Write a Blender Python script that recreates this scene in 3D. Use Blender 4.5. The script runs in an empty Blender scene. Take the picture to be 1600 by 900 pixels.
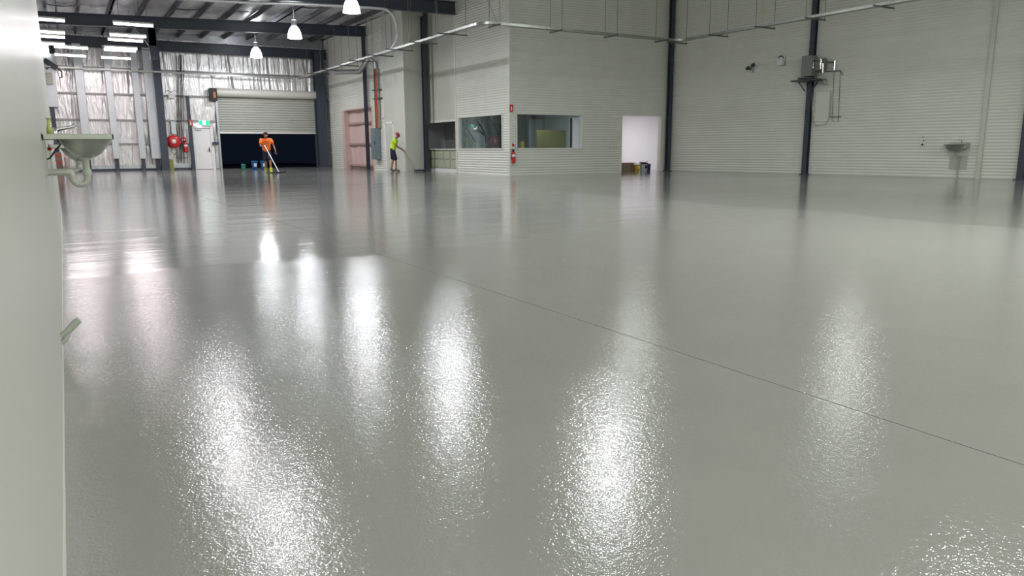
import bpy, bmesh, math, random
from mathutils import Vector, Matrix
from math import sin, cos, tan, atan, pi, radians
random.seed(7)
S = bpy.context.scene
COL = S.collection

# ------------------------------------------------------------------ camera
F = 1150.0; CH = 1.03; CX = 0.10
_p = atan((450-231)/F); _y = atan((800-97)/(F/cos(_p))); _r = -0.006
fw = Vector((sin(_y)*cos(_p), cos(_y)*cos(_p), -sin(_p)))
rt = Vector((cos(_y), -sin(_y), 0)); up = rt.cross(fw)
R2 = rt*cos(_r)+up*sin(_r); U2 = -rt*sin(_r)+up*cos(_r)
CAMP = Vector((CX, 0, CH))
cd = bpy.data.cameras.new('camera'); cam = bpy.data.objects.new('camera', cd); COL.objects.link(cam)
cd.sensor_width = 36; cd.lens = 36*F/1600; cd.clip_start = .02; cd.clip_end = 300
cam.matrix_world = Matrix(((R2.x, U2.x, -fw.x, CAMP.x), (R2.y, U2.y, -fw.y, CAMP.y), (R2.z, U2.z, -fw.z, CAMP.z), (0, 0, 0, 1)))
S.camera = cam
S.view_settings.view_transform = 'Standard'; S.view_settings.look = 'None'
S.view_settings.gamma = 1; S.view_settings.exposure = 0.06
S.view_settings.use_curve_mapping = False
w = bpy.data.worlds.new('night'); S.world = w; w.use_nodes = True
w.node_tree.nodes['Background'].inputs[0].default_value = (.0035, .0055, .011, 1)
w.node_tree.nodes['Background'].inputs[1].default_value = 1.0

def at(px, py, ax, v):
    """world point on the plane coordinate[ax] = v that a survey pixel looks at"""
    d = fw + R2*((px-800)/F) + U2*((450-py)/F)
    return CAMP + d*((v-CAMP[ax])/d[ax])
def floor_at(px, Y):
    p = at(px, 265, 1, Y); return Vector((p.x, Y, 0))

# ------------------------------------------------------------------ main dimensions
XA = 13.5            # cream wall running to the far corner
YF = 43.0            # far foil lined wall
YO = 24.5            # office front face
XO = at(797, 250, 1, YO).x      # office corner
XC = at(1043, 250, 1, YO).x     # where office front meets the right wall
RQ = at(1592, 281, 2, 0)        # far right foot of the right wall
YE = at(635, 250, 0, XA).y      # near end of wall A
WEND = 14.6          # end of the near left partition
P_R0 = Vector((XC, YO, 0)); P_R1 = P_R0 + (Vector((RQ.x, RQ.y, 0))-P_R0)*2.3
XRC = XO
YRC = at(713, 250, 0, XO).y

# ------------------------------------------------------------------ materials
def mat(name, col, rough=.5, metal=0, emit=None, es=0, noise=None, bump=None, spec=None, coat=0, trans=0, alpha=None, bd=.01):
    m = bpy.data.materials.new(name); m.use_nodes = True
    nt = m.node_tree; b = nt.nodes['Principled BSDF']
    b.inputs['Base Color'].default_value = (*col, 1); b.inputs['Roughness'].default_value = rough
    b.inputs['Metallic'].default_value = metal
    if spec is not None: b.inputs['Specular IOR Level'].default_value = spec
    if coat: b.inputs['Coat Weight'].default_value = coat; b.inputs['Coat Roughness'].default_value = .08
    if trans: b.inputs['Transmission Weight'].default_value = trans
    if emit: b.inputs['Emission Color'].default_value = (*emit, 1); b.inputs['Emission Strength'].default_value = es
    tc = nt.nodes.new('ShaderNodeTexCoord')
    def tex(scale, detail=3, stretch=None):
        n = nt.nodes.new('ShaderNodeTexNoise'); n.inputs['Scale'].default_value = scale; n.inputs['Detail'].default_value = detail
        if stretch:
            mp = nt.nodes.new('ShaderNodeMapping'); mp.inputs['Scale'].default_value = stretch
            nt.links.new(tc.outputs['Object'], mp.inputs['Vector']); nt.links.new(mp.outputs[0], n.inputs['Vector'])
        else: nt.links.new(tc.outputs['Object'], n.inputs['Vector'])
        return n
    if noise:   # (scale, amount, stretch)
        n = tex(noise[0], 4, noise[2] if len(noise) > 2 else None)
        mr = nt.nodes.new('ShaderNodeMapRange'); mr.inputs[3].default_value = 1-noise[1]; mr.inputs[4].default_value = 1+noise[1]
        mr.inputs[1].default_value = .25; mr.inputs[2].default_value = .75
        nt.links.new(n.outputs['Fac'], mr.inputs[0])
        mx = nt.nodes.new('ShaderNodeVectorMath'); mx.operation = 'MULTIPLY'; mx.inputs[0].default_value = col
        nt.links.new(mr.outputs[0], mx.inputs[1]); nt.links.new(mx.outputs[0], b.inputs['Base Color'])
    if bump:    # (scale, strength, stretch)
        n = tex(bump[0], 3, bump[2] if len(bump) > 2 else None)
        bp = nt.nodes.new('ShaderNodeBump'); bp.inputs['Strength'].default_value = bump[1]; bp.inputs['Distance'].default_value = bd
        nt.links.new(n.outputs['Fac'], bp.inputs['Height']); nt.links.new(bp.outputs[0], b.inputs['Normal'])
    return m
M = {}
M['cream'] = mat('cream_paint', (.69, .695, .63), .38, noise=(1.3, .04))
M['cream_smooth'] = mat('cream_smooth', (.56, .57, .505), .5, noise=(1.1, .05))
M['plaster'] = mat('painted_board', (.50, .50, .45), .3, noise=(.9, .03))
M['white'] = mat('white_paint', (.80, .79, .78), .45, noise=(2, .03))
M['white_room'] = mat('white_room_paint', (.86, .84, .86), .6, noise=(1, .02))
M['char'] = mat('charcoal_steel', (.035, .045, .065), .42, noise=(3, .15))
M['galv'] = mat('galvanised', (.42, .44, .46), .33, .85, noise=(6, .15), bump=(30, .1))
M['flex'] = mat('flex_silver', (.75, .76, .76), .35, .6)
M['tray'] = mat('tray_galvanised', (.34, .35, .33), .38, .8, noise=(5, .12))
M['foil'] = mat('foil_insulation', (.78, .765, .765), .30, .72, noise=(2.5, .08, (3, 1, .4)), bump=(6, 1.0, (3, 1, .45)), bd=.03)
M['girt'] = mat('girt_steel', (.28, .27, .27), .45, .5)
M['roof_foil'] = mat('roof_insulation', (.60, .61, .64), .38, .6, noise=(1.4, .30, (2, .5, 1)), bump=(4, .6))
M['purlin'] = mat('purlin_steel', (.13, .13, .16), .4, .6, noise=(3, .2))
M['duct'] = mat('grey_wrap', (.50, .54, .56), .4, .45, noise=(1.5, .08), bump=(3, .2))
M['shutter'] = mat('shutter_beige', (.40, .40, .36), .45, noise=(1.2, .06))
M['drum'] = mat('drum_cream', (.62, .61, .55), .4)
M['rail'] = mat('bottom_rail', (.75, .75, .72), .35, .5)
M['black'] = mat('black_rubber', (.012, .012, .014), .55)
M['steel'] = mat('stainless', (.42, .44, .40), .32, .75, noise=(9, .1))
M['unit'] = mat('unit_grey', (.22, .22, .20), .55, .2, noise=(5, .08))
M['grey_wire'] = mat('grey_conduit', (.16, .16, .14), .5)
M['chrome'] = mat('chrome', (.75, .76, .78), .12, 1)
M['pvc'] = mat('grey_pvc', (.42, .44, .39), .42)
M['red'] = mat('red_enamel', (.55, .025, .03), .35)
M['red_sign'] = mat('red_sign', (.50, .02, .02), .5)
M['white_pl'] = mat('white_plastic', (.75, .76, .74), .4)
M['green_sign'] = mat('green_exit', (.0, .35, .15), .5, emit=(.0, .55, .22), es=1.6)
M['exit_white'] = mat('exit_white', (.9, .95, .95), .5, emit=(.85, 1, .95), es=2.2)
M['orange'] = mat('orange_cable', (.55, .16, .04), .5, noise=(20, .3))
M['cab'] = mat('cabinet_grey_blue', (.16, .21, .23), .45, noise=(2, .05))
M['pink'] = mat('pink_wrap', (.62, .46, .43), .5, noise=(2, .08), bump=(3, .5))
M['pinkd'] = mat('pink_rail', (.40, .27, .25), .5)
M['blue'] = mat('blue_bucket', (.01, .12, .42), .4)
M['green'] = mat('green_bucket', (.03, .32, .22), .45)
M['card'] = mat('cardboard', (.30, .20, .14), .8, noise=(6, .1))
M['yellow'] = mat('yellow_plastic', (.75, .48, .02), .45)
M['navy'] = mat('navy_tub', (.03, .03, .16), .45)
M['mdf'] = mat('olive_board', (.25, .22, .085), .7, noise=(3, .05))
M['greyroom'] = mat('office_grey', (.42, .45, .46), .7, noise=(1, .05))
M['hatch'] = mat('hatch_grey', (.50, .51, .52), .7)
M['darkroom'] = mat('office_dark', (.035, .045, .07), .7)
M['block'] = mat('frosted_panel', (.42, .46, .33), .35, noise=(4, .12))
M['hiorange'] = mat('orange_shirt', (.95, .20, .03), .75, emit=None)
M['hiyellow'] = mat('yellow_shirt', (.52, .74, .03), .75)
M['shorts'] = mat('navy_shorts', (.012, .014, .035), .85)
M['skin'] = mat('skin', (.32, .17, .11), .6)
M['hair'] = mat('dark_hair', (.02, .014, .01), .7)
M['boot'] = mat('tan_boot', (.16, .13, .10), .7)
M['sock'] = mat('yellow_boot', (.50, .55, .05), .75)
M['cap'] = mat('red_cap', (.36, .03, .05), .7)
M['alu'] = mat('aluminium_pole', (.80, .80, .80), .35, .3)
M['wood'] = mat('timber_pole', (.45, .38, .26), .6)
M['olive'] = mat('olive_plastic', (.28, .30, .08), .5)
M['bottle'] = mat('soap_bottle', (.42, .46, .12), .3)
M['wire'] = mat('dark_wire', (.05, .05, .05), .5)
M['rod'] = mat('threaded_rod', (.12, .12, .11), .5, .3)
M['tube'] = mat('lamp_tube', (1, 1, 1), .4, emit=(1.0, .93, .97), es=9)
M['shade'] = mat('glowing_shade', (1, 1, 1), .3, emit=(.93, .95, 1.0), es=9)
M['shade_off'] = mat('high_bay_housing', (.4, .4, .42), .4, .6)
M['led'] = mat('emergency_glow', (1, 1, 1), .4, emit=(.9, .95, 1), es=5)
M['conc'] = mat('dark_concrete', (.05, .055, .06), .8)
M['brown'] = mat('brown_carton', (.17, .12, .09), .8)

g = bpy.data.materials.new('window_glass'); g.use_nodes = True
nt = g.node_tree; nt.nodes.clear()
o_ = nt.nodes.new('ShaderNodeOutputMaterial'); mx = nt.nodes.new('ShaderNodeMixShader'); tr = nt.nodes.new('ShaderNodeBsdfTransparent')
gl = nt.nodes.new('ShaderNodeBsdfGlossy'); gl.inputs['Roughness'].default_value = .02; tr.inputs[0].default_value = (.86, .92, .92, 1)
lw = nt.nodes.new('ShaderNodeLayerWeight'); lw.inputs[0].default_value = .5
pw = nt.nodes.new('ShaderNodeMath'); pw.operation = 'POWER'; pw.inputs[1].default_value = 4.0; nt.links.new(lw.outputs['Facing'], pw.inputs[0])
fr = nt.nodes.new('ShaderNodeMath'); fr.operation = 'MULTIPLY_ADD'; fr.inputs[1].default_value = .35; fr.inputs[2].default_value = .05; nt.links.new(pw.outputs[0], fr.inputs[0])
nt.links.new(fr.outputs[0], mx.inputs[0]); nt.links.new(tr.outputs[0], mx.inputs[1]); nt.links.new(gl.outputs[0], mx.inputs[2]); nt.links.new(mx.outputs[0], o_.inputs[0])
M['glass'] = g

def floor_material():
    m = bpy.data.materials.new('wet_epoxy_floor'); m.use_nodes = True
    nt = m.node_tree; b = nt.nodes['Principled BSDF']; L = nt.links.new
    N = lambda t: nt.nodes.new(t)
    geo = N('ShaderNodeNewGeometry')
    def noise(scale, det, st=(1, 1, 1), rough=.5):
        mp = N('ShaderNodeMapping'); mp.inputs['Scale'].default_value = st; L(geo.outputs['Position'], mp.inputs['Vector'])
        n = N('ShaderNodeTexNoise'); n.inputs['Scale'].default_value = scale; n.inputs['Detail'].default_value = det; n.inputs['Roughness'].default_value = rough
        L(mp.outputs[0], n.inputs['Vector']); return n
    def mrange(src, a, b_, c, d):
        r = N('ShaderNodeMapRange'); r.inputs[1].default_value = a; r.inputs[2].default_value = b_; r.inputs[3].default_value = c; r.inputs[4].default_value = d
        L(src, r.inputs[0]); return r
    def math_(op, a, b_=None):
        q = N('ShaderNodeMath'); q.operation = op
        for i, v in enumerate((a, b_)):
            if v is None: continue
            if isinstance(v, (int, float)): q.inputs[i].default_value = v
            else: L(v, q.inputs[i])
        return q.outputs[0]
    sep = N('ShaderNodeSeparateXYZ'); L(geo.outputs['Position'], sep.inputs[0])
    big = noise(.35, 3)
    wob = math_('MULTIPLY', math_('SUBTRACT', big.outputs['Fac'], .5), 1.6)
    xx = math_('ADD', sep.outputs['X'], wob)
    # strip of the second coat (X 10.3 .. 15.5) is a shade darker
    s1 = mrange(xx, 10.25, 10.35, 0, 1); s2 = mrange(xx, 16.0, 16.3, 1, 0)
    strip = math_('MULTIPLY', s1.outputs[0], s2.outputs[0])
    # wet passes of the roller across the far end: alternating gloss
    yb = math_('ADD', sep.outputs['Y'], math_('MULTIPLY', wob, 1.5))
    band = noise(1.0, 2, (.10, .9, 1), .6)
    bandf = mrange(band.outputs['Fac'], .42, .56, 0, 1)
    far = mrange(yb, 12.5, 14.0, 0, 1)
    wet = math_('MULTIPLY', bandf.outputs[0], far.outputs[0])
    col = N('ShaderNodeMix'); col.data_type = 'RGBA'
    col.inputs[6].default_value = (.272, .270, .25, 1); col.inputs[7].default_value = (.215, .215, .195, 1); L(strip, col.inputs[0])
    mott = noise(2.2, 4); mm = mrange(mott.outputs['Fac'], .3, .7, .97, 1.03)
    vm = N('ShaderNodeVectorMath'); vm.operation = 'MULTIPLY'; L(col.outputs[2], vm.inputs[0]); L(mm.outputs[0], vm.inputs[1])
    L(vm.outputs[0], b.inputs['Base Color'])
    rr = mrange(big.outputs['Fac'], .3, .7, .06, .09)
    r2 = math_('SUBTRACT', rr.outputs[0], math_('MULTIPLY', wet, .025))
    L(r2, b.inputs['Roughness'])
    b.inputs['IOR'].default_value = 1.29
    n1 = noise(120, 2); n2 = noise(32, 2)
    h = math_('ADD', n1.outputs['Fac'], math_('MULTIPLY', n2.outputs['Fac'], 1.5))
    bp = N('ShaderNodeBump'); bp.inputs['Strength'].default_value = .32; bp.inputs['Distance'].default_value = .0026
    L(h, bp.inputs['Height'])
    # the far passes are levelled out smoother than the last coat near the partition
    lap = noise(.5, 3); ly = math_('ADD', sep.outputs['Y'], math_('MULTIPLY', math_('SUBTRACT', lap.outputs['Fac'], .5), 1.2))
    st = mrange(ly, 6.9, 7.0, .34, .16); L(st.outputs[0], bp.inputs['Strength'])
    # long roller laps running across the hall
    lw1 = noise(1.0, 3, (.16, 1.1, 1), .6); b2 = N('ShaderNodeBump'); b2.inputs['Strength'].default_value = 1.0; b2.inputs['Distance'].default_value = .012
    L(math_('MULTIPLY', lw1.outputs['Fac'], mrange(ly, 6.5, 9, .15, 1).outputs[0]), b2.inputs['Height'])
    L(b2.outputs[0], bp.inputs['Normal'])
    L(bp.outputs[0], b.inputs['Normal'])
    return m
M['floor'] = floor_material()

# ------------------------------------------------------------------ helpers
class MB:
    def __init__(s): s.v = []; s.f = []; s.sm = []
    def add(s, vs, fs, smooth=False):
        o = len(s.v); s.v += [tuple(v) for v in vs]; s.f += [tuple(i+o for i in f) for f in fs]; s.sm += [smooth]*len(fs); return s
    def box(s, c, d, rz=0, rot=None):
        c = Vector(c); m = rot or Matrix.Rotation(rz, 3, 'Z')
        vs = [c + m @ Vector((x*d[0]/2, y*d[1]/2, z*d[2]/2)) for x in (-1, 1) for y in (-1, 1) for z in (-1, 1)]
        return s.add(vs, [(0, 1, 3, 2), (4, 6, 7, 5), (0, 4, 5, 1), (2, 3, 7, 6), (0, 2, 6, 4), (1, 5, 7, 3)])
    def bb(s, x0, x1, y0, y1, z0, z1): return s.box(((x0+x1)/2, (y0+y1)/2, (z0+z1)/2), (abs(x1-x0), abs(y1-y0), abs(z1-z0)))
    def bar(s, a, b, wdt, h, upv=(0, 0, 1)):
        a = Vector(a); b = Vector(b); d = (b-a).normalized(); u = Vector(upv); sd = d.cross(u).normalized(); u = sd.cross(d)
        vs = [p + sd*x*wdt/2 + u*z*h/2 for p in (a, b) for x in (-1, 1) for z in (-1, 1)]
        return s.add(vs, [(0, 1, 3, 2), (4, 6, 7, 5), (0, 4, 5, 1), (2, 3, 7, 6), (0, 2, 6, 4), (1, 5, 7, 3)])
    def tube(s, pts, r, n=10, cap=True):
        pts = [Vector(p) for p in pts]; rs = r if isinstance(r, (list, tuple)) else [r]*len(pts)
        vs = []; fs = []; prev = None
        for i, p in enumerate(pts):
            t = (pts[min(i+1, len(pts)-1)]-pts[max(i-1, 0)]).normalized()
            if prev is None:
                a = Vector((0, 0, 1)) if abs(t.z) < .9 else Vector((1, 0, 0)); u = t.cross(a).normalized()
            else: u = (prev - t*prev.dot(t)).normalized()
            prev = u; v = t.cross(u)
            for k in range(n): vs.append(p + (u*cos(2*pi*k/n)+v*sin(2*pi*k/n))*rs[i])
        for i in range(len(pts)-1):
            for k in range(n): fs.append((i*n+k, i*n+(k+1) % n, (i+1)*n+(k+1) % n, (i+1)*n+k))
        s.add(vs, fs, True)
        if cap:
            o = len(pts)-1
            s.add([vs[k] for k in range(n)], [tuple(range(n))[::-1]]); s.add([vs[o*n+k] for k in range(n)], [tuple(range(n))])
        return s
    def lathe(s, prof, c=(0, 0, 0), n=20, sx=1, sy=1, rot=None):
        c = Vector(c); vs = []; fs = []
        for r, z in prof:
            for k in range(n):
                v = Vector((r*cos(2*pi*k/n)*sx, r*sin(2*pi*k/n)*sy, z)); v = rot @ v if rot else v; vs.append(c+v)
        for i in range(len(prof)-1):
            for k in range(n): fs.append((i*n+k, i*n+(k+1) % n, (i+1)*n+(k+1) % n, (i+1)*n+k))
        return s.add(vs, fs, True)
    def build(s, name, m, parent=None, bevel=0):
        me = bpy.data.meshes.new(name); me.from_pydata(s.v, [], s.f); me.materials.append(m)
        me.polygons.foreach_set('use_smooth', s.sm); me.update()
        bm = bmesh.new(); bm.from_mesh(me); bmesh.ops.recalc_face_normals(bm, faces=bm.faces); bm.to_mesh(me); bm.free()
        o = bpy.data.objects.new(name, me); COL.objects.link(o)
        if parent: 
            o.parent = parent
            ml = Vector((0, 0, 0)); q = parent
            while q: ml += q.location; q = q.parent
            o.location = -ml       # mesh data is in world coordinates
        if bevel:
            b = o.modifiers.new('bevel', 'BEVEL'); b.width = bevel; b.segments = 2; b.limit_method = 'ANGLE'
        return o
def tag(o, label, cat, group=None):
    o['label'] = label; o['category'] = cat
    if group: o['group'] = group
    return o
def thing(name, label, cat, loc, group=None):
    e = bpy.data.objects.new(name, None); COL.objects.link(e); e.location = loc; e.empty_display_size = .1
    return tag(e, label, cat, group)
def struct(o): o['kind'] = 'structure'; return o
def stuff(o): o['kind'] = 'stuff'; return o

def corr(mb, P0, P1, z0, z1, holes=(), pitch=.098, amp=.010, side=1):
    """horizontally corrugated cladding from P0 to P1 with rectangular holes (u0,u1,z0,z1) along the wall"""
    P0 = Vector((P0[0], P0[1], 0)); P1 = Vector((P1[0], P1[1], 0)); d = P1-P0; Ln = d.length; d.normalize()
    n = Vector((-d.y, d.x, 0))*side
    us = sorted({0, Ln, *[max(0, h[0]) for h in holes], *[min(Ln, h[1]) for h in holes]})
    for a, b in zip(us[:-1], us[1:]):
        if b-a < 1e-4: continue
        mid = (a+b)/2; cuts = sorted((h[2], h[3]) for h in holes if h[0] <= mid <= h[1])
        segs = []; z = z0
        for c0, c1 in cuts:
            if c0 > z+1e-4: segs.append((z, c0))
            z = max(z, c1)
        if z < z1: segs.append((z, z1))
        for s0, s1 in segs:
            st = pitch/6; zs = [s0]; k = math.ceil(s0/st+1e-6)
            while k*st < s1-1e-5: zs.append(k*st); k += 1
            zs.append(s1)
            vs = []
            for zz in zs:
                off = n*(amp*cos(2*pi*zz/pitch))
                vs.append(P0+d*a+off+Vector((0, 0, zz))); vs.append(P0+d*b+off+Vector((0, 0, zz)))
            mb.add(vs, [(2*i, 2*i+1, 2*i+3, 2*i+2) for i in range(len(zs)-1)], True)
    return mb

# ------------------------------------------------------------------ lights of the place: high bays and battens, plus added fill lamps
ROOF_LO = lambda x: 6.72 + .032*x
HI = 8.3
def high_bay(p, label, power, roofz, col=(.93, .96, 1.0)):
    t = thing('high_bay_lamp', label, 'lamp', (p[0], p[1], p[2]-.3), 'high bay lamps hung from the roof')
    x, y, z = p
    MB().lathe([(.285, -.30), (.275, -.20), (.25, -.08), (.20, .05), (.13, .15), (.09, .18)], p, 24).lathe([(.0, -.295), (.28, -.30)], p, 24).build('shade', M['shade'], t)
    MB().lathe([(.0, .42), (.10, .42), (.11, .40), (.11, .20), (.09, .18)], p, 16).build('ballast', M['shade_off'], t)
    MB().tube([(x, y, z+.42), (x, y, roofz)], .012, 6).build('hanger_rod', M['rod'], t)
    l = bpy.data.lights.new('high_bay_light', 'AREA'); l.shape = 'DISK'; l.size = .5; l.energy = power; l.color = col
    o = bpy.data.objects.new('high_bay_light', l); COL.objects.link(o); o.location = (0, 0, -.02); o.parent = t
    l2 = bpy.data.lights.new('high_bay_glow', 'POINT'); l2.energy = power*.25; l2.shadow_soft_size = .25; l2.color = col
    o = bpy.data.objects.new('high_bay_glow', l2); COL.objects.link(o); o.location = (0, 0, .9); o.parent = t
    return t
LZ = 5.8
for px, py, lab in ((400, 80, 'smallest glowing white bell lamp, over the roller door'), (460, 48, 'glowing white bell lamp in front of the first full roof beam'),
                    (549, 5, 'largest glowing white bell lamp, cut by the top of the photo')):
    q = at(px, py, 2, LZ); high_bay((q.x, q.y, LZ), lab, 230, ROOF_LO(q.x) if q.y > 25.8 else HI)
XL = at(460, 48, 2, LZ).x
for y, lab in ((17.8, 'bell lamp above the frame, mirrored in the floor left of the middle'), (10.8, 'bell lamp above the frame, mirrored large near the bottom middle')):
    high_bay((XL, y, LZ), lab, 200, HI)
for y, lab in ((17.0, 'bell lamp above the frame near the left partition, mirrored farther off'), (11.7, 'bell lamp above the frame near the left partition, mirrored at the bottom edge')):
    high_bay((2.7, y, LZ), lab, 170, HI, (.95, .95, 1.0))
high_bay((18.0, 12.0, LZ), 'bell lamp above the frame before the long right wall, mirrored at the right', 50, HI, (.93, 1.0, .90))
high_bay((15.1, 17.4, 6.2), 'bell lamp above the frame before the office, mirrored faintly', 50, HI, (.90, 1.0, .93))

for x, y, pw_, lab in ((XL, 3.8, 400, 'added fill bell lamp out of view, beside the camera'), (XL, -2.5, 400, 'added fill bell lamp out of view, behind the camera'), (16.5, 3.5, 130, 'added fill bell lamp out of view, far right of the camera'), (16.5, -3.0, 350, 'added fill bell lamp out of view, in the corner behind the camera'), (23.5, 3.0, 60, 'added fill bell lamp out of view, by the right wall'), (2.0, -4.5, 380, 'added fill bell lamp out of view, by the partition behind the camera')):
    high_bay((x, y, LZ), lab, pw_, HI, (.97, 1.0, .93))  # unseen lamps added as fill to raise the diffuse light
def batten(px0, px1, py, label, z=5.25):
    a = at(px1, py, 2, z); x1 = a.x; x0 = x1-1.25; y = a.y
    t = thing('fluorescent_batten', label, 'lamp', ((x0+x1)/2, y, z), 'fluorescent tubes at the far left')
    MB().bb(x0, x1, y-.05, y+.05, z+.04, z+.10).build('housing', M['white_pl'], t)
    MB().tube([(x0+.02, y, z), (x1-.02, y, z)], .038, 10).build('lamp_tube', M['tube'], t)
    for xx in (x0+.2, x1-.2): MB().tube([(xx, y, z+.1), (xx, y, ROOF_LO(xx))], .006, 5).build('hanger_wire', M['wire'], t)
    l = bpy.data.lights.new('batten_light', 'AREA'); l.shape = 'RECTANGLE'; l.size = 1.2; l.size_y = .08; l.energy = 40; l.color = (1, .86, .89)
    o = bpy.data.objects.new('batten_light', l); COL.objects.link(o); o.location = (0, 0, -.045); o.parent = t
for a in ((0, 102, 33, 'left column of tubes, nearest and topmost, ending over the dark beam'), (0, 102, 52, 'left column of tubes, second from the top'),
          (0, 102, 59, 'left column of tubes, third from the top'), (0, 102, 70, 'left column of tubes, fourth from the top'),
          (85, 138, 76, 'left column of tubes, fifth, set further right'), (83, 135, 88, 'left column of tubes, lowest, set further right'),
          (177, 240, 41, 'right column of tubes, nearest and topmost, longest bright bar'), (170, 229, 58, 'right column of tubes, second from the top'),
          (167, 224, 65, 'right column of tubes, third from the top'), (163, 215, 77, 'right column of tubes, fourth from the top'),
          (159, 213, 80.5, 'right column of tubes, fifth, almost touching the fourth'), (157, 205, 92, 'right column of tubes, lowest one against the foil')):
    batten(a[0], a[1], a[2], 'fluorescent tube, '+a[3])

# ------------------------------------------------------------------ floor
JX = at(1050, 547, 2, 0).x
fl = struct(MB().bb(-2.5, 30, -7, YF+.1, -.25, -.02).build('floor', M['conc']))
MB().bb(-2.5, JX-.0025, -7, YF, -.02, 0).build('slab', M['floor'], fl)
MB().bb(JX+.0025, 30, -7, YF, -.02, 0).build('slab', M['floor'], fl)
struct(MB().bb(-3, 16, YF+.1, YF+16, -.2, -.03).build('outdoor_apron', M['conc']))

# ------------------------------------------------------------------ near left partition
struct(MB().bb(-.12, 0, -7, WEND, 0, HI).build('wall_left', M['plaster']))
struct(MB().bb(0, .005, -7, WEND, 0, .012).build('baseboard_left', M['plaster']))
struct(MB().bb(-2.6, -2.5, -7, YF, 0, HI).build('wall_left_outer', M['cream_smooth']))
bk = MB(); corr(bk, (-2.5, -7), (30, -7), 0, HI); struct(bk.build('wall_back', M['cream']))

# ------------------------------------------------------------------ far wall with foil insulation
far = struct(MB().bb(-2.5, at(343, 200, 1, YF).x, YF+.08, YF+.16, 0, 7.4).bb(at(343, 200, 1, YF).x, at(494, 200, 1, YF).x, YF+.08, YF+.16, 3.9, 7.4)
             .bb(at(494, 200, 1, YF).x, XA+.2, YF+.08, YF+.16, 0, 7.4).build('wall_far', M['galv']))
RX0 = at(343, 230, 1, YF).x; RX1 = at(494, 230, 1, YF).x
RZ0 = at(420, 209, 1, YF).z; RZ1 = at(420, 154, 1, YF).z; RZ2 = at(420, 141, 1, YF).z
DX0 = at(304, 230, 1, YF).x; DX1 = at(333, 230, 1, YF).x; DZ = at(318, 199, 1, YF).z
def foil(x0, x1, z0, z1):
    nx = max(4, int((x1-x0)/.045)); nz = max(4, int((z1-z0)/.16)); vs = []; ph = random.random()*9
    folds = [(random.uniform(x0, x1), random.uniform(.03, .09), random.uniform(-.5, .5), random.uniform(-.035, .035)) for _ in range(9)]
    for j in range(nz+1):
        for i in range(nx+1):
            x = x0+(x1-x0)*i/nx; z = z0+(z1-z0)*j/nz
            d = .009*sin(x*31+ph+1.7*sin(z*1.3+ph))*(.5+.5*sin(z*.9+x))
            for fx, fw_, sl, am in folds: d += am*math.exp(-((x-fx-sl*(z-(z0+z1)/2)*.25)/fw_)**2)
            for gz in GZ: d *= 1-.7*math.exp(-((z-gz)/.15)**2)
            vs.append((x, YF+.03+min(.04, max(-.10, d)), z))
    fs = [(j*(nx+1)+i, j*(nx+1)+i+1, (j+1)*(nx+1)+i+1, (j+1)*(nx+1)+i) for j in range(nz) for i in range(nx)]
    return MB().add(vs, fs, True).build('insulation_sheet', M['foil'], far)
GZ = [at(200, y, 1, YF).z for y in (108, 148, 188, 225)]
x = -2.4
while x < DX0-.3:
    x2 = min(x+1.35, DX0-.05); foil(x, x2+.02, .05, 6.6); x = x2
foil(DX0-.05, DX1+.1, DZ+.08, 6.6); foil(DX1+.1, RX0, .05, 6.6)
x = RX0
while x < RX1-.1: x2 = min(x+1.35, RX1); foil(x, x2+.02, RZ2-.1, 6.6); x = x2
foil(RX1, XA, .05, 6.6)
for k, z in enumerate(GZ):
    for (a, b) in (((-2.4, RX0) if k in (1, 2) else (-2.4, DX0)), ):
        if k == 0: b = XA
        MB().bb(a, b, YF-.10, YF-.02, z-.045, z+.045).build('girt', M['girt'], far)
MB().bb(-2.4, DX0-.1, YF-.14, YF-.0, 0, .10).build('bottom_rail', M['char'], far)
MB().bb(-2.4, DX0-.1, YF-.10, YF-.0, .10, .28).build('kick_rail', M['galv'], far)

def wrap_col(px, wpx, ybot, label):
    X = at(px, 264, 1, YF-.25).x; wd = wpx/1171*41*.97
    zb = at(px, ybot, 1, YF-.25).z
    t = thing('wrapped_column', label, 'column', (X, YF-.3, 0), None)
    MB().bb(X-.09, X+.09, YF-.38, YF-.2, 0, 6.2).build('steel_post', M['char'], t)
    MB().bb(X-wd/2, X+wd/2, YF-.46, YF-.12, zb, 6.1).build('wrapping', M['duct'], t, .02)
    return t
wrap_col(140, 11, 248, 'light grey wrapped column on the foil wall, first right of the wash basin')
wrap_col(184, 9, 248, 'slim light grey wrapped column, second from the wash basin')
wrap_col(225, 9, 248, 'slim light grey wrapped column, third from the wash basin')
wrap_col(248, 17, 248, 'widest light grey wrapped column, against the dark steel post')
wc = wrap_col(93, 17, 168, 'white boxed column behind the wash basin, dark below')

def steel_col(X, Y, z1, wd, label, rz=0, base=True):
    t = thing('steel_column', label, 'column', (X, Y, 0))
    m = Matrix.Rotation(rz, 3, 'Z'); c = Vector((X, Y, 0))
    mb = MB()
    for sy in (-1, 1): mb.box(c+m@Vector((0, sy*(wd/2-.01), z1/2)), (wd, .02, z1), rz)
    mb.box(c+Vector((0, 0, z1/2)), (.014, wd-.02, z1), rz); mb.build('post', M['char'], t)
    MB().box(c+Vector((0, 0, .012)), (wd+.1, wd+.1, .024), rz).build('base_plate', M['char'], t)
    return t
cx = at(259, 264, 1, YF-.5).x
steel_col(cx, YF-.5, 6.3, .36, 'dark steel column left of the red hose reel on the foil wall')
X = at(306, 263, 1, YF-.3).x
t = thing('door_post', 'dark slender post left of the exit door', 'post', (X-.1, YF-.3, 0)); MB().bb(X-.2, X-.04, YF-.38, YF-.22, 0, GZ[1]).build('post', M['char'], t)
X = at(506, 262, 1, YF-.5).x
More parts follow.
